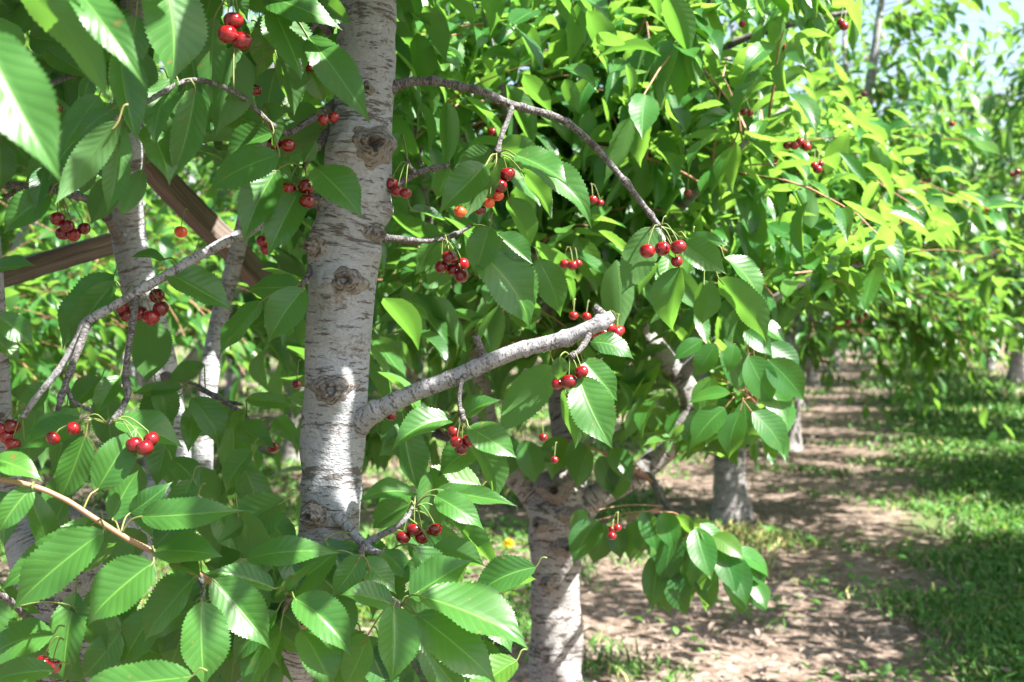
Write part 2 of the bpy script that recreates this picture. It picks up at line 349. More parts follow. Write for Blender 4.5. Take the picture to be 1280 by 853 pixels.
# ------------------------------------------------------------------ orchard rows: whole cherry trees
def noise_bump(seed, amp, rings=60.0):
    r = np.random.default_rng(seed); ph = r.uniform(0, 6.28, 12); fr = r.uniform(.6, 2.2, 12); ka = r.integers(1, 5, 12)
    def f(a, l, rr):
        z = 0
        for j in range(12): z = z + np.sin(ka[j] * a + l * rings * .35 * fr[j] + ph[j]) * np.cos(l * rings * .2 * fr[(j + 5) % 12] + ph[(j + 3) % 12])
        return amp * rr * z / 4 * (a > 1e-3) * (a < 6.2831) + 0 * rr
    return f
def tree_variant(seed, H=3.9, Rr=1.5, shoots=600, per=14):
    """one row tree at the origin: returns trunk, limb polylines and builders"""
    r = np.random.default_rng(seed); tm = MB(); lms = []
    lean = r.uniform(-.08, .08, 2)
    tube(tm, [(0, 0, -.1), (0, 0, .05), (lean[0] * .3, lean[1] * .3, .22), (lean[0] * .5, lean[1] * .5, .45), (lean[0], lean[1], .85), (lean[0], lean[1], 1.0)], [.17, .14, .11, .10, .11, .085], 16, 26, 0, False, noise_bump(seed, .12))
    n = 5
    for k in range(n):
        a = k * 2 * math.pi / n + r.uniform(-.3, .3); q = r.uniform(.75, 1.1) * Rr; h = H * r.uniform(.82, 1)
        pl = [np.array([lean[0], lean[1], .82]), np.array([.38 * q * math.cos(a), .38 * q * math.sin(a), 1.25]), np.array([.6 * q * math.cos(a + .1), .6 * q * math.sin(a + .1), .55 * h]), np.array([.75 * q * math.cos(a - .1), .75 * q * math.sin(a - .1), .78 * h]), np.array([.8 * q * math.cos(a), .8 * q * math.sin(a), h])]
        lms.append(pl)
        side = a + r.choice([-1, 1]) * .6
        lms.append([pl[1], pl[1] + np.array([.35 * q * math.cos(side), .35 * q * math.sin(side), .25]), pl[1] + np.array([.85 * q * math.cos(side), .85 * q * math.sin(side), -.1 + r.uniform(0, .7)])])
    lms.append([np.array([lean[0], lean[1], .9]), np.array([.1, 0, 2.0]), np.array([0, .1, .78 * H])])
    cm = MB()
    st, tn = along(lms, shoots, r, .16)
    out = unit(np.column_stack([st[:, 0], st[:, 1], 0 * st[:, 0]])) * .5
    grow(cm, st, rand_dirs(tn, shoots, r, .3, out), r.uniform(.35, .95, shoots), r, per, (.105, .15), 5, 3)
    return tm, lms, cm
VAR = []
for s in (11, 23, 37):
    tm, lms, cm = tree_variant(s)
    a = tm.build('trunk', [M_TRUNK]); c = cm.build('crown', [M_LEAFB, M_SHOOT])
    limbs = []
    for pl in lms:
        lm = MB(); big = len(pl) == 5
        tube(lm, pl, ([.07, .06, .045, .03, .012] if big else [.04, .025, .010]) if len(pl) == 5 or np.linalg.norm(pl[0]) > 1.0 else [.06, .04, .012], 9, None, 0, False)
        limbs.append(lm.build('limb', [M_LIMB]))
    VAR.append((a, limbs, c))
first = [True] * len(VAR)
def plant_tree(v, x, y, rz, s, label, group):
    t = empty('cherry_tree', (x, y, 0), label, 'tree', group); t.rotation_euler = (0, 0, rz); t.scale = (s, s, s)
    tr, limbs, c = VAR[v]
    for o in [tr, *limbs, c]:
        if not first[v]: o = o.copy(); COL.objects.link(o)
        o.parent = t
    first[v] = False
    return t
r0 = np.random.default_rng(5)
LEFT_C, RIGHT_C = -.92, 2.6
LB_own = 'leafy cherry tree further along the row, beyond the pale forked trunk'
# row that the near trees stand in (beyond the third trunk)
plant_tree(0, LEFT_C + ROW * 8.3, 8.3, .4, 1.02, 'cherry tree with the short thick trunk at the edge of the bare soil path', 'cherry trees')
for k, y in enumerate((12.2, 16.4, 20.6, 25, 30)):
    plant_tree((k + 1) % 3, LEFT_C + ROW * y + r0.uniform(-.2, .2), y, r0.uniform(0, 6.3), r0.uniform(.86, .98), 'cherry tree in the row beyond the short thick trunk beside the path', 'cherry trees beyond the short trunk')
for k, y in enumerate((5.2, 9.2, 13.2, 17.2, 21.2, 25.2, 29.5, 34, 40)):
    plant_tree(k % 3, RIGHT_C + ROW * y + r0.uniform(-.2, .2), y, r0.uniform(0, 6.3), (1.12 if k == 0 else r0.uniform(1.02, 1.16)), 'shady cherry tree in the row on the far side of the grass path', 'cherry trees across the grass path')
for k, y in enumerate((6.0, 8.6, 11.2, 14.2, 17.6, 21.5, 26)):
    plant_tree((k + 2) % 3, -5.1 + ROW * y + r0.uniform(-.2, .2), y, r0.uniform(0, 6.3), r0.uniform(.9, 1.05), 'sunlit cherry tree in the row behind the timber beams', 'cherry trees behind the timber beams')
for k, y in enumerate((10, 14, 18, 23, 28)):
    plant_tree(k % 3, -9.4 + ROW * y + r0.uniform(-.2, .2), y, r0.uniform(0, 6.3), r0.uniform(.95, 1.1), 'distant cherry tree glimpsed between the leaves of the nearer rows', 'cherry trees glimpsed in the distance')

# ------------------------------------------------------------------ cherries
def cherry_mesh():
    b = MB(); nu, nv = 20, 14
    th = np.linspace(.02, math.pi - .02, nv); ph = np.linspace(0, 2 * math.pi, nu + 1)
    rr = 1 - .22 * np.exp(-(th / .42) ** 2) + .03 * np.cos(th)
    T, PH = np.meshgrid(th, ph, indexing='ij'); Rr = rr[:, None]
    cleft = 1 - .03 * np.exp(-((PH - math.pi) / .25) ** 2) * np.sin(T)
    V = np.stack([Rr * np.sin(T) * np.cos(PH) * cleft, Rr * np.sin(T) * np.sin(PH) * cleft, .93 * Rr * np.cos(T)], -1)
    i = np.arange(nv - 1)[:, None] * (nu + 1) + np.arange(nu)[None]
    b.add(V, np.stack([i, i + nu + 1, i + nu + 2, i + 1], -1), np.stack([PH, T], -1))
    o = b.build('cherry', [M_CHERRY]); me = o.data; bpy.data.objects.remove(o)
    p = me.copy(); p.materials.clear(); p.materials.append(M_PALECH)
    return me, p
ME_CH, ME_PALE = cherry_mesh()
def cherry(parent, c, r, spur, pale=False, stem=True):
    o = bpy.data.objects.new('cherry', ME_PALE if pale else ME_CH); COL.objects.link(o); o.parent = parent
    c = np.asarray(c, float); pl = np.array(parent.location); o.location = c - pl
    tilt = unit(np.asarray(spur) - c); q = Vector(tilt * np.array([.5, .5, 1]) + np.array([0, 0, .5])).to_track_quat('Z', 'Y')
    o.rotation_mode = 'QUATERNION'; o.rotation_quaternion = q; o.scale = (r * rng.uniform(.95, 1.05), r * rng.uniform(.95, 1.05), r * rng.uniform(.92, 1.03))
    if pale: o['label'] = 'half ripe orange red cherry'
    if stem:
        b = MB(); top = np.array(q @ Vector((0, 0, .70 * r)))
        a = c + top; e = np.asarray(spur, float); mid = (a + e) / 2 + np.array([0, 0, .006]) + unit(top) * .008
        tube(b, [a - top * .1, a + unit(top) * .006, mid, e], [.0011, .0008, .0008, .0013], 6, 10)
        s = b.build('stem', [M_STEM], None, None)
        s.data.transform(Matrix.LocRotScale(Vector(c), q, o.scale).inverted()); s.parent = o
    return o

def knot(parent, c, nrm, krr, seed):
    """a ringed scar where a branch once was, standing on the bark"""
    e1 = unit(np.cross([0, 0, 1], nrm)); e2 = np.cross(nrm, e1); bb = MB(); nr_, na = 20, 44
    q = np.linspace(.02, 1, nr_); an = np.linspace(0, 2 * math.pi, na + 1)
    rr2 = krr * q[:, None] * (1 + .10 * np.sin(3 * an + seed)[None] + .06 * np.sin(7 * an + seed)[None])
    h = krr * (.40 * np.cos(q * 1.6) - .34 * np.exp(-(q / .17) ** 2) + .16 * np.exp(-((q - .3) / .08) ** 2) + .06 * np.cos(q * 26) * (1 - q * .3) - .75 * q ** 3)[:, None] * (1 + .2 * np.sin(5 * an + seed)[None])
    V = c + rr2[..., None] * (np.cos(an)[None, :, None] * e1 + .85 * np.sin(an)[None, :, None] * e2) + h[..., None] * nrm
    i = np.arange(nr_ - 1)[:, None] * (na + 1) + np.arange(na)[None]
    bb.add(V, np.stack([i, i + na + 1, i + na + 2, i + 1], -1), np.stack([an[None] * krr * .8 + 0 * rr2, q[:, None] * krr + 0 * rr2], -1))
    return bb.build('knot', [M_KNOT], parent)

# ------------------------------------------------------------------ second tree: pale trunk that forks low
D2 = 3.5
def PX(lst, d=None):
    """[(px, py, radius px[, depth])] -> points, radii in metres"""
    pts, rad = [], []
    for a in lst:
        dd = a[3] if len(a) > 3 else d
        pts.append(P(a[0], a[1], dd)); rad.append(a[2] * dd / F)
    return pts, rad
base2 = P(697, CY, D2); base2[2] = 0
T2 = empty('cherry_tree', base2, 'cherry tree with a pale white trunk that forks low, half in bright sun', 'tree', 'cherry trees')
b = MB(); pts, rad = PX([(700, 1080, 44), (699, 980, 35), (696, 860, 32.5), (694, 760, 31), (694, 690, 32), (697, 640, 39), (703, 605, 32)], D2)
tube(b, pts, rad, 48, 150, 0, True, noise_bump(3, .12, 60)); tk2 = b.build('trunk', [M_TRUNK], T2)
for kx, ky, kr in ((690, 606, 24), (722, 640, 20), (746, 652, 15), (668, 650, 17), (703, 572, 13), (678, 722, 9), (708, 678, 15)):
    off = np.clip((kx - 697) / 46, -.9, .9); nrm = unit(RGT * off - FWD * math.sqrt(1 - off * off)); c = P(697 + off * 36, ky, D2) - FWD * math.sqrt(1 - off * off) * .094
    knot(tk2, c, nrm, kr * D2 / F * 1.1, kx)
limbs2 = []
for spec in ([(695, 650, 26), (662, 612, 18), (618, 560, 16), (595, 480, 17), (584, 400, 16), (575, 250, 16), (560, 60, 14), (550, -250, 8)],
             [(700, 655, 30), (745, 622, 16), (800, 592, 13), (850, 540, 17), (866, 505, 15), (848, 468, 13), (815, 428, 13), (785, 380, 13), (772, 300, 12), (765, 150, 10), (770, -120, 6)],
             [(700, 640, 28), (712, 580, 20, 3.6), (700, 470, 17, 3.7), (690, 300, 15, 3.8), (700, 60, 12, 3.8), (720, -250, 6, 3.8)]):
    pts, rad = PX(spec, D2); b = MB(); tube(b, pts, rad, 20, 90, 0, True, noise_bump(len(spec), .09, 60)); b.build('limb', [M_TRUNK], T2); limbs2.append(pts)
br2 = []
for spec in ([(866, 505, 10), (905, 545, 6, 3.3), (935, 520, 4, 3.0), (945, 505, 3, 2.9)],
             [(780, 380, 9), (720, 345, 5, 3.2), (640, 310, 3, 3.1)],
             [(850, 470, 9), (930, 400, 6, 3.3), (1010, 350, 4, 3.2), (1080, 330, 3, 3.3)],
             [(775, 320, 9), (850, 260, 6, 3.1), (930, 180, 4, 2.9), (1000, 120, 3, 2.9)],
             [(768, 180, 8), (830, 100, 5, 3.0), (880, 20, 3, 2.8), (900, -60, 2, 2.7)],
             [(800, 592, 8), (815, 600, 5, 3.2), (830, 630, 4, 3.1), (860, 655, 4, 3.0), (900, 680, 3, 2.95)],
             [(590, 440, 8), (540, 300, 6, 3.1), (520, 150, 4, 2.9), (515, 40, 3, 2.8)],
             [(690, 300, 8, 3.8), (640, 160, 6, 3.3), (610, 40, 4, 2.9), (600, -60, 3, 2.7)],
             [(768, 180, 8), (890, 70, 5, 3.2), (990, 30, 4, 3.1), (1065, 15, 3, 3.05)],
             [(690, 400, 8, 3.8), (600, 330, 5, 4.2), (480, 250, 4, 4.4), (400, 200, 3, 4.5)],
             [(610, 560, 8), (540, 540, 6, 3.8), (460, 500, 4, 4.0), (400, 470, 3, 4.1)],
             [(765, 100, 7), (900, -60, 5, 3.6), (1010, -150, 3, 3.7)],
             [(848, 468, 8), (910, 330, 6, 3.8), (1000, 230, 4, 4.2), (1110, 180, 3, 4.5)],
             [(848, 468, 8), (920, 360, 6, 4.1), (1080, 300, 4, 4.6), (1230, 275, 3, 4.9)]):
    pts, rad = PX(spec, D2); b = MB(); tube(b, pts, rad, 8, 26, 0, True); b.build('branch', [M_BRANCH if rad[0] * F / D2 > 8.5 else M_TWIG], T2); br2.append(pts)

SUNSPOTS = []                                # (point, radius): crown leaves cut away towards the sun to light chosen spots
E1 = unit(np.cross(S, [0, 0, 1.0])); E2 = np.cross(S, E1)
def gaps(p, thr, f=11.0):  # drops crown leaves in sun-aligned clumps to shape the dappled light
    a, b_ = p @ E1 * f, p @ E2 * f
    z = np.sin(a + 1.9 * np.sin(b_ * .7 + 1)) + np.sin(b_ * 1.1 + 1.7 * np.sin(a * .8)) + .7 * np.sin(2.1 * (a - b_) + 1.3 * np.sin(a * 1.7))
    return z < thr
def sun_ok(p):
    ok = np.ones(len(p), bool)
    for c, rd in SUNSPOTS:
        q = p - np.asarray(c); al = q @ S; dist = np.linalg.norm(q - al[:, None] * S, axis=1)
        ok &= ~((al > .12) & (dist < rd))
    return ok
for px, py, d, rd in ((712, 770, 3.45, .075), (712, 850, 3.45, .07), (715, 720, 3.45, .06), (712, 810, 3.45, .07), (855, 490, 3.45, .10), (830, 445, 3.45, .08),
                      (72, 690, 1.34, .045), (45, 740, 1.32, .03), (145, 575, 1.4, .05), (85, 590, 1.42, .025), (15, 640, 1.4, .03), (190, 620, 1.42, .025), (245, 632, 1.4, .012),
                      (490, 810, 1.4, .03), (455, 72, 1.68, .02), (432, 535, 1.66, .022), (235, 800, 1.38, .022), (160, 850, 1.3, .035), (545, 752, 1.42, .022), (610, 780, 1.42, .012), (380, 690, 1.48, .014), (150, 725, 1.38, .014),
                      (210, 60, 1.25, .04), (352, 55, 1.5, .04), (300, 295, 1.6, .02), (195, 382, 1.62, .03), (590, 230, 1.75, .03), (950, 700, 7, .5), (760, 780, 5.5, .35), (620, 720, 6.6, .4), (80, 40, .95, .09), (20, 130, .8, .06), (30, -10, .95, .08), (270, 80, 1.45, .03), (240, 170, 1.42, .03), (110, 210, 1.2, .04), (185, 200, 1.42, .025), (355, 110, 1.55, .03), (60, 190, 1.4, .03), (300, 220, 1.55, .025), (360, 280, 1.6, .02), (100, 390, 1.6, .02), (180, 440, 1.7, .025), (60, 440, 1.5, .02), (620, 360, 1.68, .02), (660, 500, 1.65, .03), (745, 520, 1.6, .02), (690, 240, 1.68, .03), (600, 240, 1.68, .03), (110, 20, 1.0, .05), (640, 230, 1.7, .03), (400, 10, 1.5, .04), (60, 600, 1.36, .03), (590, 780, 1.42, .03)):
    SUNSPOTS.append((P(px, py, d), rd))
def keep2(b_, m_):
    px, py, d = proj(m_)
    ok = (d > 2.25) & (m_[:, 2] > .55) & ~((px < 330) & (py > 210) & (py < 560)) & ~((py < -30) & (np.sin(b_[:, 0] * 977 + b_[:, 1] * 613) > -.75))
    ok &= ~((px > 985) & (py > 400)) & ~((px > 770) & (py > 585)) & ~((px > 640) & (px < 760) & (py > 618)) & ~((px > 430) & (px < 700) & (py > 600)) & ~((py > 560) & (px > 690) & (px < 800))
    ok &= ~((px > 815) & (px < 885) & (py > 430) & (py < 525) & (d < 3.6)) & ~((px > 1085) & (py < 160)) 
    return ok & sun_ok(m_) & (gaps(m_, .9, 7.0) | (py > 300))
b = MB(); r2 = np.random.default_rng(21)
n = 250; st, tn = along(limbs2, n, r2, .32); grow(b, st, rand_dirs(tn, n, r2, .25), r2.uniform(.35, .9, n), r2, 14, (.09, .15), 16, 5, keep=keep2, serr=.07)
n = 330; st, tn = along(br2, n, r2, .2); grow(b, st, rand_dirs(tn, n, r2, .2), r2.uniform(.15, .5, n), r2, 12, (.09, .15), 16, 5, keep=keep2, serr=.07)
def keep3(b_, m_):
    px, py, d = proj(m_); return (m_[:, 2] > 1.35) & sun_ok(m_) & ~((py < 130) & (px > 1010)) & ~((py > 395) & (px > 940)) & ~((py > 330) & (px > 1130))
n = 330; st, tn = along(br2[-1:] + br2[-2:-1] + br2[2:3], n, r2, .2); grow(b, st, rand_dirs(tn, n, r2, .1), r2.uniform(.15, .55, n), r2, 12, (.09, .145), 12, 5, keep=keep3, serr=.07)
n = 90; st, tn = along([limbs2[1][3:], limbs2[1][3:6]] + br2[:1], n, r2, .05); grow(b, st, rand_dirs(tn, n, r2, -.1), r2.uniform(.12, .4, n), r2, 11, (.09, .145), 16, 5, keep=keep2, serr=.07)
# sprays that hang low over the soil, leaf by leaf: base, tip, width, depth
HT = [(640, 545, 628, 600, 30, 3.1), (655, 550, 668, 606, 30, 3.1), (620, 540, 602, 590, 30, 3.1), (700, 545, 690, 600, 30, 3.2), (715, 550, 730, 608, 30, 3.15), (735, 560, 720, 612, 28, 3.1), (750, 570, 765, 620, 30, 3.1), (765, 560, 790, 605, 30, 3.1), (780, 575, 770, 628, 28, 3.1), (605, 560, 580, 600, 28, 3.2), (680, 560, 655, 600, 26, 3.2),
      (935, 445, 966, 506, 42, 2.6), (960, 450, 1006, 501, 37, 2.6), (925, 515, 911, 574, 40, 2.55), (940, 515, 981, 569, 37, 2.55), (906, 510, 864, 561, 40, 2.55), (913, 492, 857, 506, 22, 2.55), (878, 425, 841, 451, 32, 2.7), (895, 430, 867, 471, 32, 2.7),
      (918, 430, 909, 466, 30, 2.65), (930, 415, 966, 446, 30, 2.7), (950, 470, 985, 530, 36, 2.65), (930, 500, 940, 560, 38, 2.6), (900, 440, 930, 490, 36, 2.7), (890, 470, 880, 530, 34, 2.7), (960, 430, 1000, 470, 32, 2.75), (940, 400, 985, 430, 30, 2.8),
      (748, 650, 716, 706, 32, 3.0), (757, 655, 741, 706, 32, 3.0), (770, 655, 776, 700, 28, 3.0), (735, 640, 712, 668, 26, 3.0), (800, 640, 822, 690, 30, 2.95), (812, 640, 800, 694, 28, 2.95), (830, 640, 842, 690, 30, 2.9), (845, 645, 868, 670, 22, 2.9, 'd'),
      (862, 655, 902, 668, 24, 2.9, 'd'), (870, 660, 890, 726, 30, 2.85), (880, 665, 886, 725, 28, 2.85, 'd'), (890, 670, 930, 700, 28, 2.85), (895, 680, 920, 745, 30, 2.85), (902, 682, 958, 738, 28, 2.85), (905, 690, 935, 760, 30, 2.85), (885, 690, 872, 745, 30, 2.9),
      (842, 660, 830, 735, 30, 2.9), (826, 690, 815, 765, 28, 2.95), (850, 680, 862, 760, 30, 2.95), (915, 690, 964, 722, 24, 2.85), (840, 700, 836, 770, 28, 2.95), (930, 715, 955, 765, 26, 2.9), (838, 715, 860, 770, 26, 2.95)] + [(x, y, x + q, y + l, 25, z) for x, y, q, l, z in ((800, 650, -12, 55, 3.02), (815, 660, 14, 60, 3.0), (852, 655, -8, 62, 2.98), (868, 670, 16, 66, 2.95), (880, 700, 10, 62, 2.93), (895, 705, -14, 60, 2.95), (908, 710, 22, 55, 2.9), (920, 720, 8, 50, 2.93), (860, 705, -10, 62, 3.0), (845, 690, 6, 66, 3.02), (940, 725, 18, 38, 2.88), (790, 655, 6, 48, 3.05), (925, 700, 30, 42, 2.86), (875, 655, 32, 40, 2.86), (820, 700, 4, 66, 3.04))]
r6 = np.random.default_rng(17)
for a in HT:
    B = P(a[0], a[1], a[5]); T = P(a[2], a[3], a[5] + r6.uniform(-.05, .05)); ax = unit(T - B); L = np.linalg.norm(T - B); view = unit(CAM - B); sg = -1 if len(a) > 6 else 1
    leaves(b, B[None], ax[None], (sg * view * .7 + np.array([0, 0, .6]) + r6.normal(0, .15, 3))[None], np.array([L]), np.array([min(a[4] * a[5] / F * 1.25, L * .62)]), np.array([.25]), np.array([.06]), np.array([r6.random()]), 14, 5, 0, .01, np.array([r6.uniform(-.4, .4)]))
    tg = min(((np.linalg.norm(np.asarray(q) - B), tuple(q)) for pl in br2 for q in spline(pl, np.ones(len(pl)), 20)[0]), key=lambda z: z[0])
    tube(b, [B, (B + np.array(tg[1])) / 2 + np.array([0, 0, .01]), np.array(tg[1])] if tg[0] < .35 else [B, B - ax * .03], [.0012, .0016, .002] if tg[0] < .35 else [.001, .001], 5, 8, 1)
b.build('crown', [M_LEAFT, M_SHOOT], T2)

# ------------------------------------------------------------------ nearest tree: limbs, branches
base1 = P(60, CY, 1.95); base1[2] = 0
T1 = empty('cherry_tree', base1, 'nearest cherry tree with a smooth pale knotted limb and bunches of red cherries', 'tree', 'cherry trees')
KN = [(465, 190, 27), (400, 311, 15), (436, 352, 20), (421, 484, 21), (398, 640, 17), (470, 298, 13), (398, 252, 12), (462, 118, 9)]
LIMB = [(200, 1150, 62, 1.95), (300, 930, 48, 1.82), (372, 790, 41, 1.74), (404, 710, 37, 1.70), (412, 650, 37, 1.70), (416, 560, 39, 1.70), (420, 480, 40, 1.70), (425, 400, 40, 1.70), (432, 310, 44, 1.70), (446, 235, 41, 1.70), (452, 165, 38, 1.70), (456, 90, 37, 1.70), (460, 0, 35, 1.70), (466, -120, 32, 1.7), (475, -300, 26, 1.68), (470, -560, 15, 1.65)]
pts, rad = PX(LIMB)
LP, LR = spline(pts, rad, 400)
def limb_bump():
    nb = noise_bump(77, .05, 55)
    lp = np.concatenate([[0], np.cumsum(np.linalg.norm(np.diff(LP, axis=0), axis=1))])
    lx, ly, _ = proj(LP)
    spots = []
    for kx, ky, kr in KN:
        j = np.argmin(np.abs(ly - ky) + (np.arange(400) < 40) * 1e4); off = np.clip((kx - lx[j]) / (LR[j] * F / 1.7), -.97, .97)
        spots.append((lp[j], math.pi - math.asin(off), kr * 1.7 / F))
    def f(a, l, rr):
        z = nb(a, l, rr)
        z = z + rr * .04 * np.sin(l * 85 + np.sin(l * 31) * 2) * (.5 + .5 * np.sin(a * 2 + l * 20))**2
        for l0, a0, kr in spots:
            dist = np.sqrt((l - l0) ** 2 + ((a - a0) * rr) ** 2) / kr
            z = z + kr * (.72 * np.exp(-(dist / 1.15) ** 2) - .07 * np.cos(dist * 9) * np.exp(-(dist / 1.2) ** 2))
        return z
    return f, spots
fb, spots = limb_bump()
b = MB(); tube(b, pts, rad, 96, 520, 0, True, fb); limb = b.build('limb', [M_LIMB], T1)
for (kx, ky, kr) in KN:
    j = np.argmin(np.abs(proj(LP)[1] - ky) + (np.arange(400) < 40) * 1e4); lx = proj(LP[j][None])[0][0]; off = np.clip((kx - lx) / (LR[j] * F / 1.7), -.95, .95)
    nrm = unit(RGT * off - FWD * math.sqrt(1 - off * off))
    knot(limb, LP[j] + nrm * (LR[j] + kr * 1.7 / F * .36), nrm, kr * 1.7 / F * 1.5, kx)
b = MB(); pts, rad = PX([(20, 1300, 120), (50, 1000, 85), (75, 850, 66), (85, 770, 52), (95, 700, 40), (110, 640, 32)], 1.95)
tube(b, pts, rad, 48, 120, 0, True, noise_bump(9, .10, 50)); b.build('trunk', [M_TRUNK], T1)
limbs1 = [LP[::30]]
for spec in ([(100, 720, 36, 2.0), (170, 650, 29, 2.1), (212, 590, 26, 2.2), (206, 510, 24, 2.25), (195, 445, 23, 2.25), (172, 350, 22, 2.25), (160, 285, 21, 2.25), (158, 200, 20, 2.2), (165, 60, 18, 2.2), (170, -200, 12, 2.1), (150, -500, 5, 2.0)],
             [(110, 720, 30, 2.0), (190, 680, 18, 2.2), (246, 620, 14, 2.4), (254, 540, 13, 2.45), (262, 470, 12, 2.45), (276, 390, 11, 2.5), (300, 300, 10, 2.5), (330, 150, 8, 2.4), (350, -100, 6, 2.3)],
             [(70, 760, 40, 1.95), (20, 640, 20, 2.0), (4, 540, 13, 2.0), (0, 470, 12, 2.0), (-10, 300, 10, 1.9), (-30, 100, 8, 1.8), (-20, -200, 5, 1.6)]):
    pts, rad = PX(spec); b = MB(); tube(b, pts, rad, 24, 110, 0, True, noise_bump(len(spec) + 40, .06, 50)); b.build('limb', [M_LIMB], T1); limbs1.append(pts)

BR = []                                      # (points, thin) for attaching petioles and stems
def branch(spec, d=1.7, m=None, sides=12, rough=.16, seed=0):
    pts, rad = PX(spec, d); b = MB()
    L = np.linalg.norm(np.diff(np.array(pts), axis=0), axis=1).sum(); n = int(max(16, L / .005)); r = np.random.default_rng(seed + len(spec))
    kn = r.uniform(0, L, int(L / .035) + 1)
    def bump(a, l, rr):
        z = rr * rough * .35 * (np.sin(l * 900 + 2 * a) * np.sin(l * 370 + a * 3))
        for k in kn: z = z + rr * rough * 1.6 * np.exp(-((l - k) / .004) ** 2) * (1 + .6 * np.sin(a * 1 + k * 100))
        return z
    p, _ = tube(b, pts, rad, sides, n, 0, True, bump)
    o = b.build('branch', [m or M_TWIG], T1); BR.append(p[::2]); return o
branch([(488, 112, 9), (500, 105, 6.5), (540, 102, 5.2), (600, 114, 5), (640, 131, 5), (700, 149, 4.6), (740, 180, 4.2), (780, 226, 3.8), (808, 262, 3.5), (824, 283, 3.2)], 1.7, M_TWIG)
branch([(641, 131, 4, 1.7), (634, 152, 3, 1.69), (626, 172, 3.2, 1.68), (621, 193, 4, 1.68)])
branch([(478, 244, 7), (495, 232, 4.6), (520, 217, 3.8), (540, 211, 3.4), (562, 207, 2.6)])
branch([(520, 217, 3, 1.7), (513, 209, 2.6, 1.69), (509, 200, 2.2, 1.69)])
branch([(470, 298, 8), (490, 298, 4, 1.71), (530, 301, 3.4, 1.73), (560, 297, 2.8, 1.75), (590, 282, 2.4, 1.76)])
branch([(436, 538, 22, 1.70), (455, 524, 15, 1.68), (475, 512, 12, 1.67), (520, 490, 11, 1.66), (560, 475, 10.5, 1.65), (640, 441, 10, 1.64), (700, 425, 9.5, 1.63), (742, 408, 9.5, 1.62), (758, 399, 9.5, 1.62), (766, 394, 6, 1.62)], 1.7, M_BRANCH, 20, .08)
branch([(606, 454, 6, 1.65), (601, 436, 4.5, 1.64), (594, 420, 4.5, 1.63)])
branch([(582, 468, 4, 1.64), (577, 478, 3, 1.63), (574, 494, 3, 1.63), (575, 510, 2.6, 1.63), (580, 527, 4, 1.63)])
branch([(738, 412, 5, 1.62), (732, 428, 3.5, 1.61), (722, 440, 3, 1.6), (713, 446, 4, 1.6)])
branch([(757, 398, 6, 1.62), (748, 388, 5, 1.62), (742, 384, 5, 1.62)])
branch([(395, 250, 8, 1.7), (350, 270, 6.5, 1.66), (302, 292, 6.4, 1.62), (252, 318, 6.2, 1.6), (212, 342, 6, 1.58), (180, 360, 5.8, 1.57), (140, 384, 5.4, 1.56), (108, 403, 5.8, 1.55), (98, 422, 5, 1.55), (75, 460, 4, 1.55), (45, 498, 3.6, 1.55), (28, 522, 4, 1.55)], 1.6, M_BRANCH, 14, .13)
branch([(110, 402, 5.5, 1.55), (100, 432, 4.4, 1.54), (88, 462, 4, 1.53), (76, 500, 3.6, 1.52), (70, 520, 3, 1.52)])
branch([(83, 482, 3.2, 1.53), (90, 500, 2.8, 1.53), (102, 508, 2.4, 1.53), (116, 514, 2, 1.53)])
branch([(172, 362, 4.8, 1.57), (167, 395, 4, 1.56), (160, 440, 3.8, 1.55), (157, 475, 4.6, 1.55), (160, 492, 4, 1.54), (150, 515, 3.2, 1.52), (134, 530, 3.6, 1.5)])
branch([(205, 470, 5, 2.2), (232, 477, 3.6, 2.0), (262, 492, 3.4, 1.9), (292, 510, 3.2, 1.86), (318, 530, 2.8, 1.85)])
branch([(262, 492, 2.6, 1.9), (285, 502, 2.2, 1.88), (303, 506, 2, 1.86)])
branch([(405, 634, 10, 1.70), (418, 643, 6.5, 1.66), (436, 660, 6, 1.64), (455, 681, 6, 1.62), (470, 690, 4, 1.6), (484, 692, 3, 1.59)], 1.66, M_BRANCH, 14, .12)
branch([(455, 681, 5, 1.62), (478, 668, 4, 1.61), (500, 656, 3.6, 1.6), (512, 642, 3.4, 1.6), (518, 634, 4, 1.6)], 1.6, M_BRANCH)
branch([(456, 681, 5, 1.62), (452, 695, 4, 1.58), (470, 730, 3.4, 1.5), (500, 758, 3, 1.46)])
branch([(-60, 590, 4, 1.36), (30, 605, 3.4, 1.37), (78, 623, 3.4, 1.38), (118, 648, 3.6, 1.39), (160, 674, 3.6, 1.41), (205, 696, 4, 1.43), (250, 720, 4.2, 1.45), (310, 752, 4.2, 1.56), (370, 782, 4.6, 1.66), (392, 776, 6, 1.72)], 1.4, M_SHOOT, 10, .05)
branch([(250, 720, 3, 1.45), (254, 738, 2.6, 1.43), (252, 756, 3, 1.42)])
branch([(350, 772, 3.4, 1.6), (355, 762, 3, 1.55), (362, 745, 3, 1.5)])
branch([(100, 800, 6, 1.75), (40, 775, 4, 1.6), (10, 750, 4, 1.5), (-20, 735, 4, 1.45)])
branch([(-40, 231, 5, 1.85), (20, 232, 4.4, 1.86), (70, 238, 4.6, 1.88), (110, 250, 5, 1.95), (132, 270, 5.5, 2.05), (150, 300, 6, 2.2)])
branch([(-30, 250, 3.4, 1.86), (10, 245, 3, 1.87), (25, 233, 3, 1.87)])
branch([(160, 60, 7, 2.15), (120, 80, 4, 1.9), (95, 92, 3.4, 1.8), (55, 108, 3, 1.7)])
branch([(445, 10, 8, 1.7), (400, 15, 5, 1.62), (340, -5, 4.4, 1.5), (290, -12, 4, 1.42), (220, -30, 4, 1.3), (120, -50, 3.4, 1.1), (20, -60, 3, .95)])
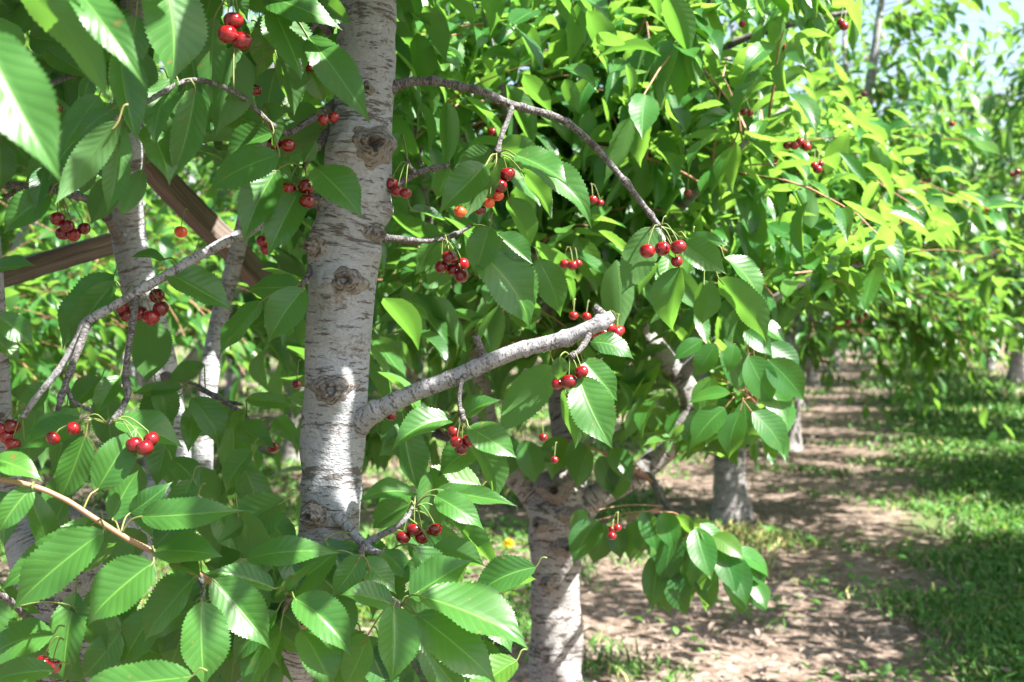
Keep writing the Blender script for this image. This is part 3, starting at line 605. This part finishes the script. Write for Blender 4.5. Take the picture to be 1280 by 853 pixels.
branch([(420, 130, 7, 1.7), (385, 152, 4, 1.64), (352, 165, 3.6, 1.6), (300, 120, 3, 1.5), (240, 100, 3, 1.42), (180, 130, 3, 1.34), (145, 148, 3, 1.28)])
branch([(415, 160, 6, 1.7), (392, 190, 3.6, 1.64), (380, 208, 3.4, 1.62)])
branch([(395, 320, 7, 1.7), (385, 345, 3.6, 1.66), (374, 360, 3.4, 1.64)])
branch([(412, 40, 6, 1.7), (395, 30, 3.6, 1.64), (370, 60, 3, 1.6), (345, 60, 3, 1.58)])

# ------------------------------------------------------------------ the leaves of the nearest tree, one by one: base, tip, width, depth
H = []
def h(bx, by, tx, ty, wd, d, k='u', dd=None, lf=True): H.append((bx, by, tx, ty, wd, d, k, dd, lf))
# by the upper corner, close to the lens
for a in ((8, -40, 140, 132, 58, .95, 'd'), (-22, 40, 78, 226, 92, .80), (88, -22, 182, 106, 48, .98), (150, 55, 172, 178, 50, 1.3), (203, -30, 214, 106, 100, 1.27, 'g'), (292, 58, 268, 172, 66, 1.5, 'd'),
          (268, 22, 266, 135, 42, 1.45), (342, 12, 378, 97, 78, 1.5, 'g'), (344, 64, 368, 145, 56, 1.55, 'd'), (385, 46, 463, 153, 50, 1.5), (328, -6, 428, 36, 42, 1.5), (288, -14, 310, 26, 26, 1.45, 'd'),
          (216, 98, 193, 182, 42, 1.4), (244, 110, 214, 226, 46, 1.4), (232, 112, 212, 186, 26, 1.42, 'd'), (188, 158, 214, 229, 46, 1.42), (148, 152, 68, 256, 42, 1.2, 'd'), (146, 178, 134, 266, 38, 1.32),
          (152, 158, 148, 229, 18, 1.3, 'd'), (124, 120, 77, 190, 38, 1.4), (141, 136, 94, 176, 26, 1.38), (178, 212, 150, 273, 30, 1.42, 'd'), (350, 194, 260, 239, 46, 1.52), (342, 166, 277, 204, 36, 1.56),
          (346, 213, 304, 302, 52, 1.58), (374, 238, 334, 320, 48, 1.6), (394, 210, 453, 272, 58, 1.56), (380, 202, 396, 174, 24, 1.6, 'd'), (384, 84, 406, 129, 36, 1.6), (328, 198, 367, 226, 30, 1.6),
          (56, 210, 44, 266, 27, 1.5), (118, 198, 99, 246, 22, 1.5), (62, 244, 2, 292, 44, 1.5), (-4, 22, 31, 66, 32, 1.4), (113, 94, 103, 141, 22, 1.5), (240, 60, 262, 150, 40, 1.5), (170, 20, 150, 100, 45, 1.45),
          (330, 130, 345, 188, 34, 1.6, 'd'), (300, 70, 300, 130, 34, 1.6), (400, 0, 440, 30, 34, 1.55), (120, 150, 60, 225, 36, 1.5), (90, 170, 30, 230, 34, 1.55), (205, 150, 232, 205, 34, 1.5)): h(*a)
# round the forked branch
for a in ((143, 344, 72, 436, 46, 1.62), (144, 352, 84, 432, 38, 1.58), (178, 394, 182, 481, 56, 1.7, 'd'), (207, 340, 293, 388, 50, 1.58), (328, 376, 270, 443, 50, 1.6), (380, 361, 334, 429, 54, 1.6),
          (372, 358, 307, 360, 36, 1.63), (206, 324, 162, 322, 22, 1.62), (-4, 394, 43, 431, 42, 1.45), (-12, 418, 26, 456, 40, 1.5), (-6, 336, 44, 330, 22, 1.5), (104, 530, 20, 561, 38, 1.5),
          (100, 518, 34, 536, 30, 1.52), (144, 528, 229, 558, 44, 1.48), (122, 612, 172, 534, 52, 1.40, 'g'), (107, 544, 74, 628, 46, 1.43, 'g'), (228, 484, 164, 491, 20, 1.8), (240, 498, 276, 560, 42, 1.8), (242, 508, 235, 566, 30, 1.82),
          (296, 533, 344, 560, 37, 1.82), (308, 500, 379, 508, 22, 1.8), (344, 524, 376, 560, 27, 1.8), (306, 514, 282, 536, 18, 1.83), (150, 470, 120, 520, 30, 1.7), (60, 480, 20, 520, 30, 1.7)): h(*a)
# between the limb and the branch end
for a in ((613, 282, 594, 346, 58, 1.68), (600, 316, 666, 410, 66, 1.70), (558, 303, 536, 366, 50, 1.78, 'd'), (622, 294, 666, 330, 36, 1.72), (636, 248, 664, 313, 52, 1.72, 'd'), (672, 324, 701, 396, 42, 1.9),
          (700, 446, 697, 476, 26, 1.58), (692, 458, 621, 546, 52, 1.66, 'd'), (706, 486, 721, 561, 42, 1.66, 'd'), (724, 472, 766, 561, 58, 1.60), (728, 450, 773, 501, 37, 1.64), (738, 428, 793, 448, 32, 1.66),
          (692, 430, 619, 446, 22, 1.66), (566, 525, 489, 561, 37, 1.64), (586, 534, 646, 572, 52, 1.62), (578, 522, 626, 500, 30, 1.66), (815, 284, 777, 368, 47, 1.72, 'd'), (590, 554, 622, 629, 42, 1.68, 'd'),
          (616, 190, 566, 210, 30, 1.70, 'd'), (607, 207, 547, 266, 47, 1.64), (620, 204, 583, 273, 40, 1.66, 'd'), (622, 188, 677, 186, 36, 1.70, 'd'), (644, 194, 711, 232, 47, 1.66), (650, 204, 743, 281, 37, 1.68),
          (650, 212, 691, 273, 24, 1.70, 'd'), (514, 262, 566, 281, 20, 1.72), (502, 168, 484, 202, 27, 1.72), (560, 208, 545, 250, 30, 1.75), (540, 300, 520, 345, 34, 1.8)): h(*a)
# at the tip of the arching branch
for a in ((855, 304, 908, 341, 47, 1.72), (905, 322, 951, 383, 44, 1.76), (898, 348, 963, 430, 40, 1.74, 'd'), (850, 334, 838, 416, 44, 1.70), (880, 350, 878, 406, 40, 1.78, 'd'), (858, 298, 911, 306, 20, 1.76),
          (866, 300, 860, 345, 30, 1.8), (826, 285, 795, 340, 30, 1.82), (836, 318, 820, 380, 30, 1.8)): h(*a)
# below, close to the lens
for a in ((-8, 574, 53, 600, 34, 1.36), (40, 610, -2, 668, 37, 1.36, 'g'), (130, 664, 14, 763, 64, 1.34, 'g'), (176, 646, 306, 637, 44, 1.40), (193, 690, 278, 695, 40, 1.42), (162, 642, 214, 602, 30, 1.43, 'g'), (140, 650, 173, 588, 37, 1.44, 'g'),
          (192, 703, 106, 781, 68, 1.38), (246, 718, 176, 802, 48, 1.44), (252, 752, 256, 860, 80, 1.38, 'g'), (266, 724, 339, 811, 62, 1.42), (218, 702, 252, 722, 30, 1.44), (343, 736, 257, 714, 32, 1.46, 'g'), (308, 699, 424, 690, 37, 1.48),
          (352, 638, 304, 682, 50, 1.62), (316, 564, 279, 620, 42, 1.68), (368, 748, 441, 822, 57, 1.45), (376, 788, 416, 866, 58, 1.46), (346, 764, 290, 832, 38, 1.5), (350, 788, 308, 874, 48, 1.5), (240, 846, 86, 862, 52, 1.26, 'g'),
          (66, 794, -24, 832, 48, 1.45), (68, 838, -14, 852, 37, 1.4), (354, 688, 376, 746, 37, 1.55), (344, 746, 403, 698, 14, 1.5), (98, 716, 146, 678, 32, 1.42, 'd'), (112, 660, -4, 738, 44, 1.42),
          (513, 746, 589, 699, 52, 1.46), (524, 745, 663, 804, 58, 1.42), (520, 768, 626, 858, 62, 1.42), (492, 758, 490, 856, 60, 1.40, 'g'), (491, 756, 423, 742, 37, 1.46), (454, 698, 496, 741, 37, 1.52), (452, 694, 414, 746, 37, 1.5, 'g'),
          (478, 690, 513, 726, 32, 1.58), (548, 636, 633, 729, 28, 1.60, 'd'), (544, 620, 606, 661, 37, 1.58), (546, 612, 647, 630, 24, 1.60), (520, 618, 449, 625, 27, 1.62), (512, 630, 464, 661, 37, 1.6), (514, 675, 566, 691, 27, 1.66, 'd'),
          (460, 794, 428, 864, 44, 1.46), (526, 800, 582, 870, 52, 1.48), (300, 780, 250, 850, 44, 1.56), (200, 760, 150, 840, 48, 1.55), (420, 745, 440, 800, 40, 1.55), (150, 790, 100, 850, 44, 1.55), (330, 640, 372, 690, 40, 1.68),
          (240, 600, 205, 660, 38, 1.62), (270, 640, 300, 690, 36, 1.6), (560, 800, 600, 870, 48, 1.56), (215, 575, 250, 610, 34, 1.7), (60, 690, 20, 600, 34, 1.6), (30, 560, 0, 600, 32, 1.55)): h(*a)
rf = np.random.default_rng(4); H0 = len(H)
for x0, x1, y0, y1, d0, d1, cnt in ((-20, 330, 590, 850, 1.52, 1.85, 46), (290, 640, 695, 860, 1.53, 1.66, 46), (-10, 420, -20, 190, 1.68, 2.0, 34), (0, 130, 200, 270, 1.7, 2.1, 4), (0, 300, 470, 590, 1.75, 2.1, 14), (470, 600, 540, 660, 1.7, 1.9, 8)):
    for q in range(cnt):
        x, y, d = rf.uniform(x0, x1), rf.uniform(y0, y1), rf.uniform(d0, d1); a = rf.normal(1.57, .75); L = rf.uniform(.085, .13) * F / d * rf.uniform(.6, 1)
        h(x - math.cos(a) * L / 2, y - math.sin(a) * L / 2, x + math.cos(a) * L / 2, y + math.sin(a) * L / 2, rf.uniform(.045, .06) * F / d, d, 'u' if rf.random() < .75 else 'd')
FILL = len(H) - H0
r3 = np.random.default_rng(99); PTS = np.concatenate(BR)
def hero(spec, parent, mb_, own):
    bx, by, tx, ty, wd, d, k, dd, lf = spec
    if dd is None: dd = r3.uniform(-.035, .02)
    B = P(bx, by, d); T = P(tx, ty, d + dd); ax = unit(T - B); L = np.linalg.norm(T - B); mid = (B + T) / 2; view = unit(CAM - mid)
    if k == 'u': nn = view * .72 + np.array([0, 0, .55]) + r3.normal(0, .18, 3)
    elif k == 'g': nn = view + S * 1.15 + r3.normal(0, .10, 3)
    else: nn = -view * .7 + np.array([.35, .15, .65]) + r3.normal(0, .15, 3)
    nn = unit(nn - (nn @ ax) * ax); vp = unit(view - (view @ ax) * ax); cs = max(.6, abs(nn @ vp))
    W = min(wd * d / F / cs, L * .66); fold = r3.uniform(.06, .55)
    if k != 'd': W = W / math.cos(fold) ** .5
    leaves(mb_, B[None], ax[None], nn[None], np.array([L]), np.array([W]), np.array([fold]), np.array([r3.uniform(-.03, .13)]), np.array([r3.random()]), 49, 9, .09, .02, np.array([r3.uniform(-.5, .5)]))
    dist = np.linalg.norm(PTS - B, axis=1); j = np.argmin(dist)
    if .004 < dist[j] < .07: e = PTS[j]
    else: e = B - ax * .016 + np.array([0, 0, .004])
    m_ = (B + e) / 2 + np.array([0, 0, .006])
    tube(mb_, [B + ax * .012, B, m_, e], [.0008, .0011, .0011, .0013], 6, 9, 1)
    return B
area = [-(s[4] * math.hypot(s[2] - s[0], s[3] - s[1])) * (1 if i < len(H) - FILL else .01) for i, s in enumerate(H)]; order = np.argsort(area)
rest = MB()
for q, i in enumerate(order):
    if q < 100:
        b = MB(); B = hero(H[i], T1, b, True); b.build('leaf', [M_LEAF, M_PETIOLE], T1, B)
    else: hero(H[i], T1, rest, False)
# smaller leaves that fill in behind the named ones, on spurs along the branches, and the crown overhead
hp = np.array([[(s[0] + s[2]) / 2, (s[1] + s[3]) / 2] for s in H])
def keep1(b_, m_, gapped=True):
    px, py, d = proj(m_)
    inside = (px > -60) & (px < 1340) & (py > -40) & (py < 900) & (d > .05)
    ok = ~(inside & (d < 2.0)) & (m_[:, 0] < .8) & (np.linalg.norm(m_ - CAM, axis=1) > .75)
    ok &= ~(inside & (px > 300) & (d < 2.3)) & ~(inside & (py > 560) & (px > 250))
    ok &= ~(inside & (px < 330) & (py > 215) & (py < 560) & (d < 4)) & ~(inside & (px < 420) & (py < 215) & (np.sin(b_[:, 0] * 811 + b_[:, 2] * 437) > -.3))
    return ok & sun_ok(m_) & (gaps(m_, .75, 13.0) if gapped else True)
r4 = np.random.default_rng(31)
n = 500; st, tn = along([l for l in limbs1], n, r4, .3)
out = unit(st - np.array([base1[0] + .3, base1[1] - .1, 0])); out[:, 2] = 0
grow(rest, st, rand_dirs(tn, n, r4, .25, out * .4), r4.uniform(.3, 1.1, n), r4, 14, (.105, .15), 8, 5, keep=keep1, twigm=2)
shade_boughs = [[P(468, -150, 1.68), np.array([-.05, 1.58, 2.35]), np.array([.2, 1.45, 2.45]), np.array([.5, 1.3, 2.5])], [P(462, -60, 1.68), np.array([-.08, 1.55, 2.12]), np.array([.12, 1.40, 2.2]), np.array([.3, 1.22, 2.2])]]  # added overhanging branches out of view, placed to shade the knotted limb
for q in shade_boughs:
    b = MB(); tube(b, q, [.012, .009, .007, .003], 8, 30, 0, True); b.build('branch', [M_TWIG], T1)
n = 64; st, tn = along(shade_boughs, n, r4, .2); grow(rest, st, rand_dirs(tn, n, r4, .1), r4.uniform(.15, .45, n), r4, 11, (.105, .15), 8, 5, keep=lambda b_, m_: keep1(b_, m_, False), twigm=2)
fo = rest.build('foliage', [M_LEAF, M_PETIOLE, M_SHOOT], T1); fo['kind'] = 'stuff'

# ------------------------------------------------------------------ cherry bunches of the nearest tree: spur point, cherries (px, py, r)
def bunch(tree, spur, lst, d, snap=True):
    sp = P(spur[0], spur[1], d)
    if snap:
        dist = np.linalg.norm(PTS - sp, axis=1); j = np.argmin(dist)
        if dist[j] < .06: sp = PTS[j]
    for a in lst:
        cherry(tree, P(a[0], a[1], d + rng.uniform(-.012, .012)), a[2] * d / F, sp, len(a) > 3)
bunch(T1, (300, -8), [(292, 26, 12.5), (284, 43, 12.5), (302, 51, 13.5)], 1.42)
bunch(T1, (385, 45), [(388, 82, 8.5)], 1.6); bunch(T1, (320, 85), [(306, 128, 9.5), (318, 113, 9)], 1.6); bunch(T1, (420, 120), [(404, 150, 7), (417, 147, 7.5)], 1.62)
bunch(T1, (345, 142), [(330, 169, 9), (343, 180, 9), (360, 182, 9.5)], 1.6)
bunch(T1, (380, 208), [(360, 238, 11), (384, 234, 11.5), (384, 252, 10)], 1.6)
bunch(T1, (510, 203), [(489, 230, 8.5), (497, 239, 8.5), (507, 242, 8)], 1.68)
bunch(T1, (622, 195), [(634, 218, 10.5), (624, 233, 10.5), (622, 245, 8, 1), (575, 265, 8, 1), (600, 262, 8), (612, 254, 7, 1)], 1.68)
bunch(T1, (560, 297), [(552, 334, 9), (562, 322, 10), (567, 337, 9.5), (577, 331, 10), (577, 345, 9.5)], 1.74)
bunch(T1, (824, 283), [(809, 314, 9.8), (828, 311, 10), (848, 309, 10), (846, 327, 8)], 1.69)
bunch(T1, (712, 447), [(727, 465, 8.8), (711, 477, 10.8), (697, 480, 8)], 1.6)
bunch(T1, (580, 527), [(567, 540, 8.5), (571, 553, 9), (577, 561, 9), (586, 551, 9)], 1.63)
bunch(T1, (517, 636), [(504, 672, 9.5), (518, 662, 9.5), (528, 671, 9.8), (544, 662, 9.3)], 1.6)
bunch(T1, (182, 358), [(152, 384, 10.5), (158, 394, 10), (175, 392, 10.5), (196, 370, 10.5), (201, 386, 10.5), (189, 397, 11)], 1.6)
bunch(T1, (90, 248), [(72, 274, 9.5), (79, 292, 9.5), (92, 294, 9), (105, 286, 8.5), (84, 283, 9)], 1.85)
bunch(T1, (40, 515), [(15, 533, 11), (8, 546, 10), (16, 556, 10), (3, 536, 9)], 1.55); bunch(T1, (232, 478), [(211, 515, 10), (217, 506, 8)], 1.9)
bunch(T1, (140, 528), [(168, 556, 11), (181, 560, 11), (189, 549, 10)], 1.40)
bunch(T1, (85, 515), [(92, 536, 9), (66, 548, 9)], 1.46)
bunch(T1, (330, 530), [(342, 560, 8)], 1.82); bunch(T1, (375, 450), [(371, 481, 7)], 1.9); bunch(T1, (330, 275), [(329, 302, 9), (333, 312, 8)], 1.68); bunch(T1, (235, 262), [(226, 290, 8, 1)], 2.0)
bunch(T1, (255, 300), [(241, 328, 7, 1)], 2.0); bunch(T1, (80, 800), [(66, 833, 11), (54, 829, 11)], 1.5); bunch(T1, (495, 495), [(489, 520, 7), (482, 517, 7)], 1.75); bunch(T1, (75, 110), [(71, 136, 7)], 1.7)
bunch(T1, (448, 690), [(447, 727, 9), (455, 722, 9)], 1.56)
def bunch2(tree, lst, d):
    for a in lst:
        sp = P(a[0] + rng.uniform(-6, 6), a[1] - rng.uniform(16, 22), d + .02)
        cherry(tree, P(a[0], a[1], d), a[2] * d / F, sp)
        if rng.random() < .6: cherry(tree, P(a[0] + rng.choice([-1, 1]) * a[2] * 1.5, a[1] + rng.uniform(-4, 6), d + .02), a[2] * .95 * d / F, sp)
bunch2(T2, [(762, 410, 8), (771, 416, 8), (754, 417, 8), (716, 332, 7), (722, 330, 6), (741, 250, 6), (715, 237, 5), (679, 547, 6), (693, 575, 5), (765, 670, 6), (772, 660, 5, 1), (717, 395, 6), (733, 396, 6)], 2.35)
bunch2(T2, [(927, 466, 6), (860, 241, 5), (615, 165, 6), (1000, 178, 6), (993, 182, 6), (1008, 184, 6), (1022, 212, 6), (1018, 207, 5), (1055, 33, 6), (1051, 28, 5), (982, 60, 5), (928, 30, 5), (968, 200, 5), (930, 140, 5)], 2.75)
bunch2(T2, [(1032, 342, 5), (1028, 346, 5), (1036, 338, 5), (1107, 256, 5), (1080, 118, 4), (1083, 395, 4), (1075, 400, 4), (1060, 403, 4), (1128, 322, 4), (1040, 310, 4), (1155, 228, 4), (1232, 262, 4), (1272, 215, 4), (1190, 155, 4), (1108, 343, 4), (255, 130, 5)], 4.4)

# ------------------------------------------------------------------ timber beams
def beam(p0, p1, wd, hg, label):
    p0, p1 = np.asarray(p0), np.asarray(p1); t = unit(p1 - p0); up = unit(np.array([0, 0, 1.0]) - t[2] * t); sd_ = np.cross(t, up); L = np.linalg.norm(p1 - p0)
    n = 40; s = np.linspace(0, L, n); bv = .004
    prof = np.array([(-wd / 2 + bv, -hg / 2), (wd / 2 - bv, -hg / 2), (wd / 2, -hg / 2 + bv), (wd / 2, hg / 2 - bv), (wd / 2 - bv, hg / 2), (-wd / 2 + bv, hg / 2), (-wd / 2, hg / 2 - bv), (-wd / 2, -hg / 2 + bv), (-wd / 2 + bv, -hg / 2)])
    per = np.concatenate([[0], np.cumsum(np.linalg.norm(np.diff(prof, axis=0), axis=1))])
    r = np.random.default_rng(int(L * 1000)); wob = np.cumsum(r.normal(0, .0006, (n, 2)), 0)
    pr = np.concatenate([prof[None] * .02, np.repeat(prof[None], n, 0), prof[None] * .02]); s = np.concatenate([[0], s, [L]]); wob = np.vstack([wob[:1], wob, wob[-1:]])
    V = p0 + s[:, None, None] * t + (pr[..., 0] + wob[:, :1])[..., None] * sd_ + (pr[..., 1] + wob[:, 1:])[..., None] * up
    U = np.stack([np.repeat(per[None], len(s), 0), np.repeat(s[:, None], 9, 1)], -1)
    i = np.arange(len(s) - 1)[:, None] * 9 + np.arange(8)[None]; b = MB(); b.add(V, np.stack([i, i + 1, i + 10, i + 9], -1), U)
    return props(b.build('timber_beam', [M_WOOD], None, (p0 + p1) / 2, smooth=False), label, 'beam')
beam(P(-420, 470, 1.95), P(150, 302, 2.42), .045, .04, 'weathered grey timber beam rising from the edge to the slim pale limb')
beam(P(128, 140, 2.45), P(330, 356, 2.75), .05, .045, 'dark brown timber brace slanting down towards the knotted limb')

# ------------------------------------------------------------------ grass, weeds, litter, dandelion
r5 = np.random.default_rng(8)
def ground_pts(n, dmin, dmax):
    d = dmin * (dmax / dmin) ** r5.random(n); x = r5.uniform(-.5, .5, n) * d; return np.column_stack([x, d, 0 * d])
def fakenoise(p, s):
    return (np.sin(p[:, 0] * s * 1.7 + 2.1 * np.sin(p[:, 1] * s * .9)) + np.sin(p[:, 1] * s * 2.3 + 1.3 * np.sin(p[:, 0] * s * 1.9)) + np.sin((p[:, 0] + p[:, 1]) * s * 3.1)) / 3
p = ground_pts(260000, 3.6, 40); acr = p[:, 0] - ROW * p[:, 1]
pr = 1.15 * np.exp(-((acr - 1.35) / 1.05) ** 4) + .5 * (acr < -1.5) - .15 + .80 * fakenoise(p, 1.6) + .75 * np.exp(-(((p[:, 0] - 1.35) / .35) ** 2 + ((p[:, 1] - 7.1) / .8) ** 2))
p = p[r5.random(len(p)) < np.clip(pr, 0, 1)]
n = len(p); up = unit(np.column_stack([r5.normal(0, .5, n), r5.normal(0, .5, n), np.ones(n)])); hgt = r5.uniform(.03, .085, n) * (1 + .6 * (p[:, 1] > 15)); sdv = unit(np.cross(up, r5.normal(0, 1, (n, 3)))); wdt = r5.uniform(.003, .006, n) * np.clip(p[:, 1] / 6, 1, 3)
straw = (r5.random(n) < .08) | ((((p[:, 0] - 1.35) / .35) ** 2 + ((p[:, 1] - 7.1) / .8) ** 2 < 1.4) & (r5.random(n) < .75))
M_GRASS = simple('grass blade', (.065, .17, .025), .55, .3); M_STRAW = simple('dry grass blade', (.30, .30, .10), .6, .3)
b = MB()
for sel, mi in ((~straw, 0), (straw, 1)):
    q = p[sel]; k = len(q); bend_ = sdv[sel] * 0 + r5.normal(0, .02, (k, 3)) * np.array([1, 1, 0]); hh = hgt[sel][:, None]; ww = (sdv[sel] * wdt[sel][:, None])
    A = q - ww; B_ = q + ww; C_ = q + up[sel] * hh * .6 + ww * .7; D_ = q + up[sel] * hh * .6 - ww * .7; E_ = q + up[sel] * hh + bend_ + ww * .1; F_ = q + up[sel] * hh + bend_ - ww * .1
    V = np.stack([A, B_, C_, D_, E_, F_], 1); Q = (np.arange(k) * 6)[:, None, None] + np.array([[0, 1, 2, 3], [3, 2, 4, 5]])[None]; b.add(V, Q, np.zeros((k * 6, 2)), mi)
props(b.build('grass', [M_GRASS, M_STRAW], None, (0, 6, 0)), 'short patchy green grass growing on the orchard floor', 'grass', kind='stuff')
p = ground_pts(60000, 3.6, 26); acr = p[:, 0] - ROW * p[:, 1]
pr = .8 * np.exp(-((acr - 1.3) / .9) ** 2) + .45 * (acr < -1.6) + .4 * fakenoise(p + 3, 1.9) - .1
p = p[r5.random(len(p)) < np.clip(pr, 0, 1)]; n = len(p); p[:, 2] = r5.uniform(0, .05, n)
a = r5.uniform(0, 6.28, n); b = MB(); L = r5.uniform(.03, .075, n)
leaves(b, p, np.column_stack([np.cos(a), np.sin(a), r5.uniform(-.2, .6, n)]), np.column_stack([r5.normal(0, .3, n), r5.normal(0, .3, n), np.ones(n)]), L, L * .6, np.full(n, .2), np.full(n, .08), r5.random(n), 4, 3)
props(b.build('weeds', [M_WEED], None, (0, 6, 0)), 'low broad-leaved weeds among the grass', 'weeds', kind='stuff')
p = ground_pts(17000, 3.4, 24); n = len(p); a = r5.uniform(0, 6.28, n); b = MB(); L = r5.uniform(.02, .08, n); p[:, 2] = r5.uniform(.0, .015, n)
leaves(b, p, np.column_stack([np.cos(a), np.sin(a), r5.normal(0, .2, n)]), np.column_stack([r5.normal(0, .4, n), r5.normal(0, .4, n), np.ones(n)]), L, L * r5.uniform(.08, .4, n), np.full(n, .3), np.full(n, .1), r5.random(n), 4, 3)
M_LITTER = simple('dry litter', (.04, .028, .02), .8, .2, 9.0, 0, 0, (.42, .33, .27))
props(b.build('leaf_litter', [M_LITTER], None, (0, 6, 0)), 'dry brown leaf and bark litter on the soil', 'litter', kind='stuff')

dl = P(632, CY, 7.0); dl[2] = 0
DN = empty('dandelion', dl, 'single yellow dandelion on a thin stalk in the grass beside the pale forked trunk', 'flower')
top = P(636, 682, 7.0); b = MB(); tube(b, [dl, (dl + top) / 2 + np.array([-.012, 0, .0]), top], [.003, .0025, .0025], 6, 10); b.build('stem', [M_STEM], DN)
b = MB(); n = 90; a = r5.uniform(0, 6.28, n); e = r5.uniform(.0, 1.3, n); dr = np.column_stack([np.cos(a) * np.cos(e), np.sin(a) * np.cos(e), np.sin(e)])
leaves(b, np.repeat(top[None], n, 0), dr, np.column_stack([-np.cos(a) * np.sin(e), -np.sin(a) * np.sin(e), np.cos(e)]), np.full(n, .038), np.full(n, .012), np.full(n, .1), np.full(n, .05), r5.random(n), 4, 3)
b.build('flower_head', [simple('dandelion yellow', (.80, .50, .02), .6, .2)], DN)
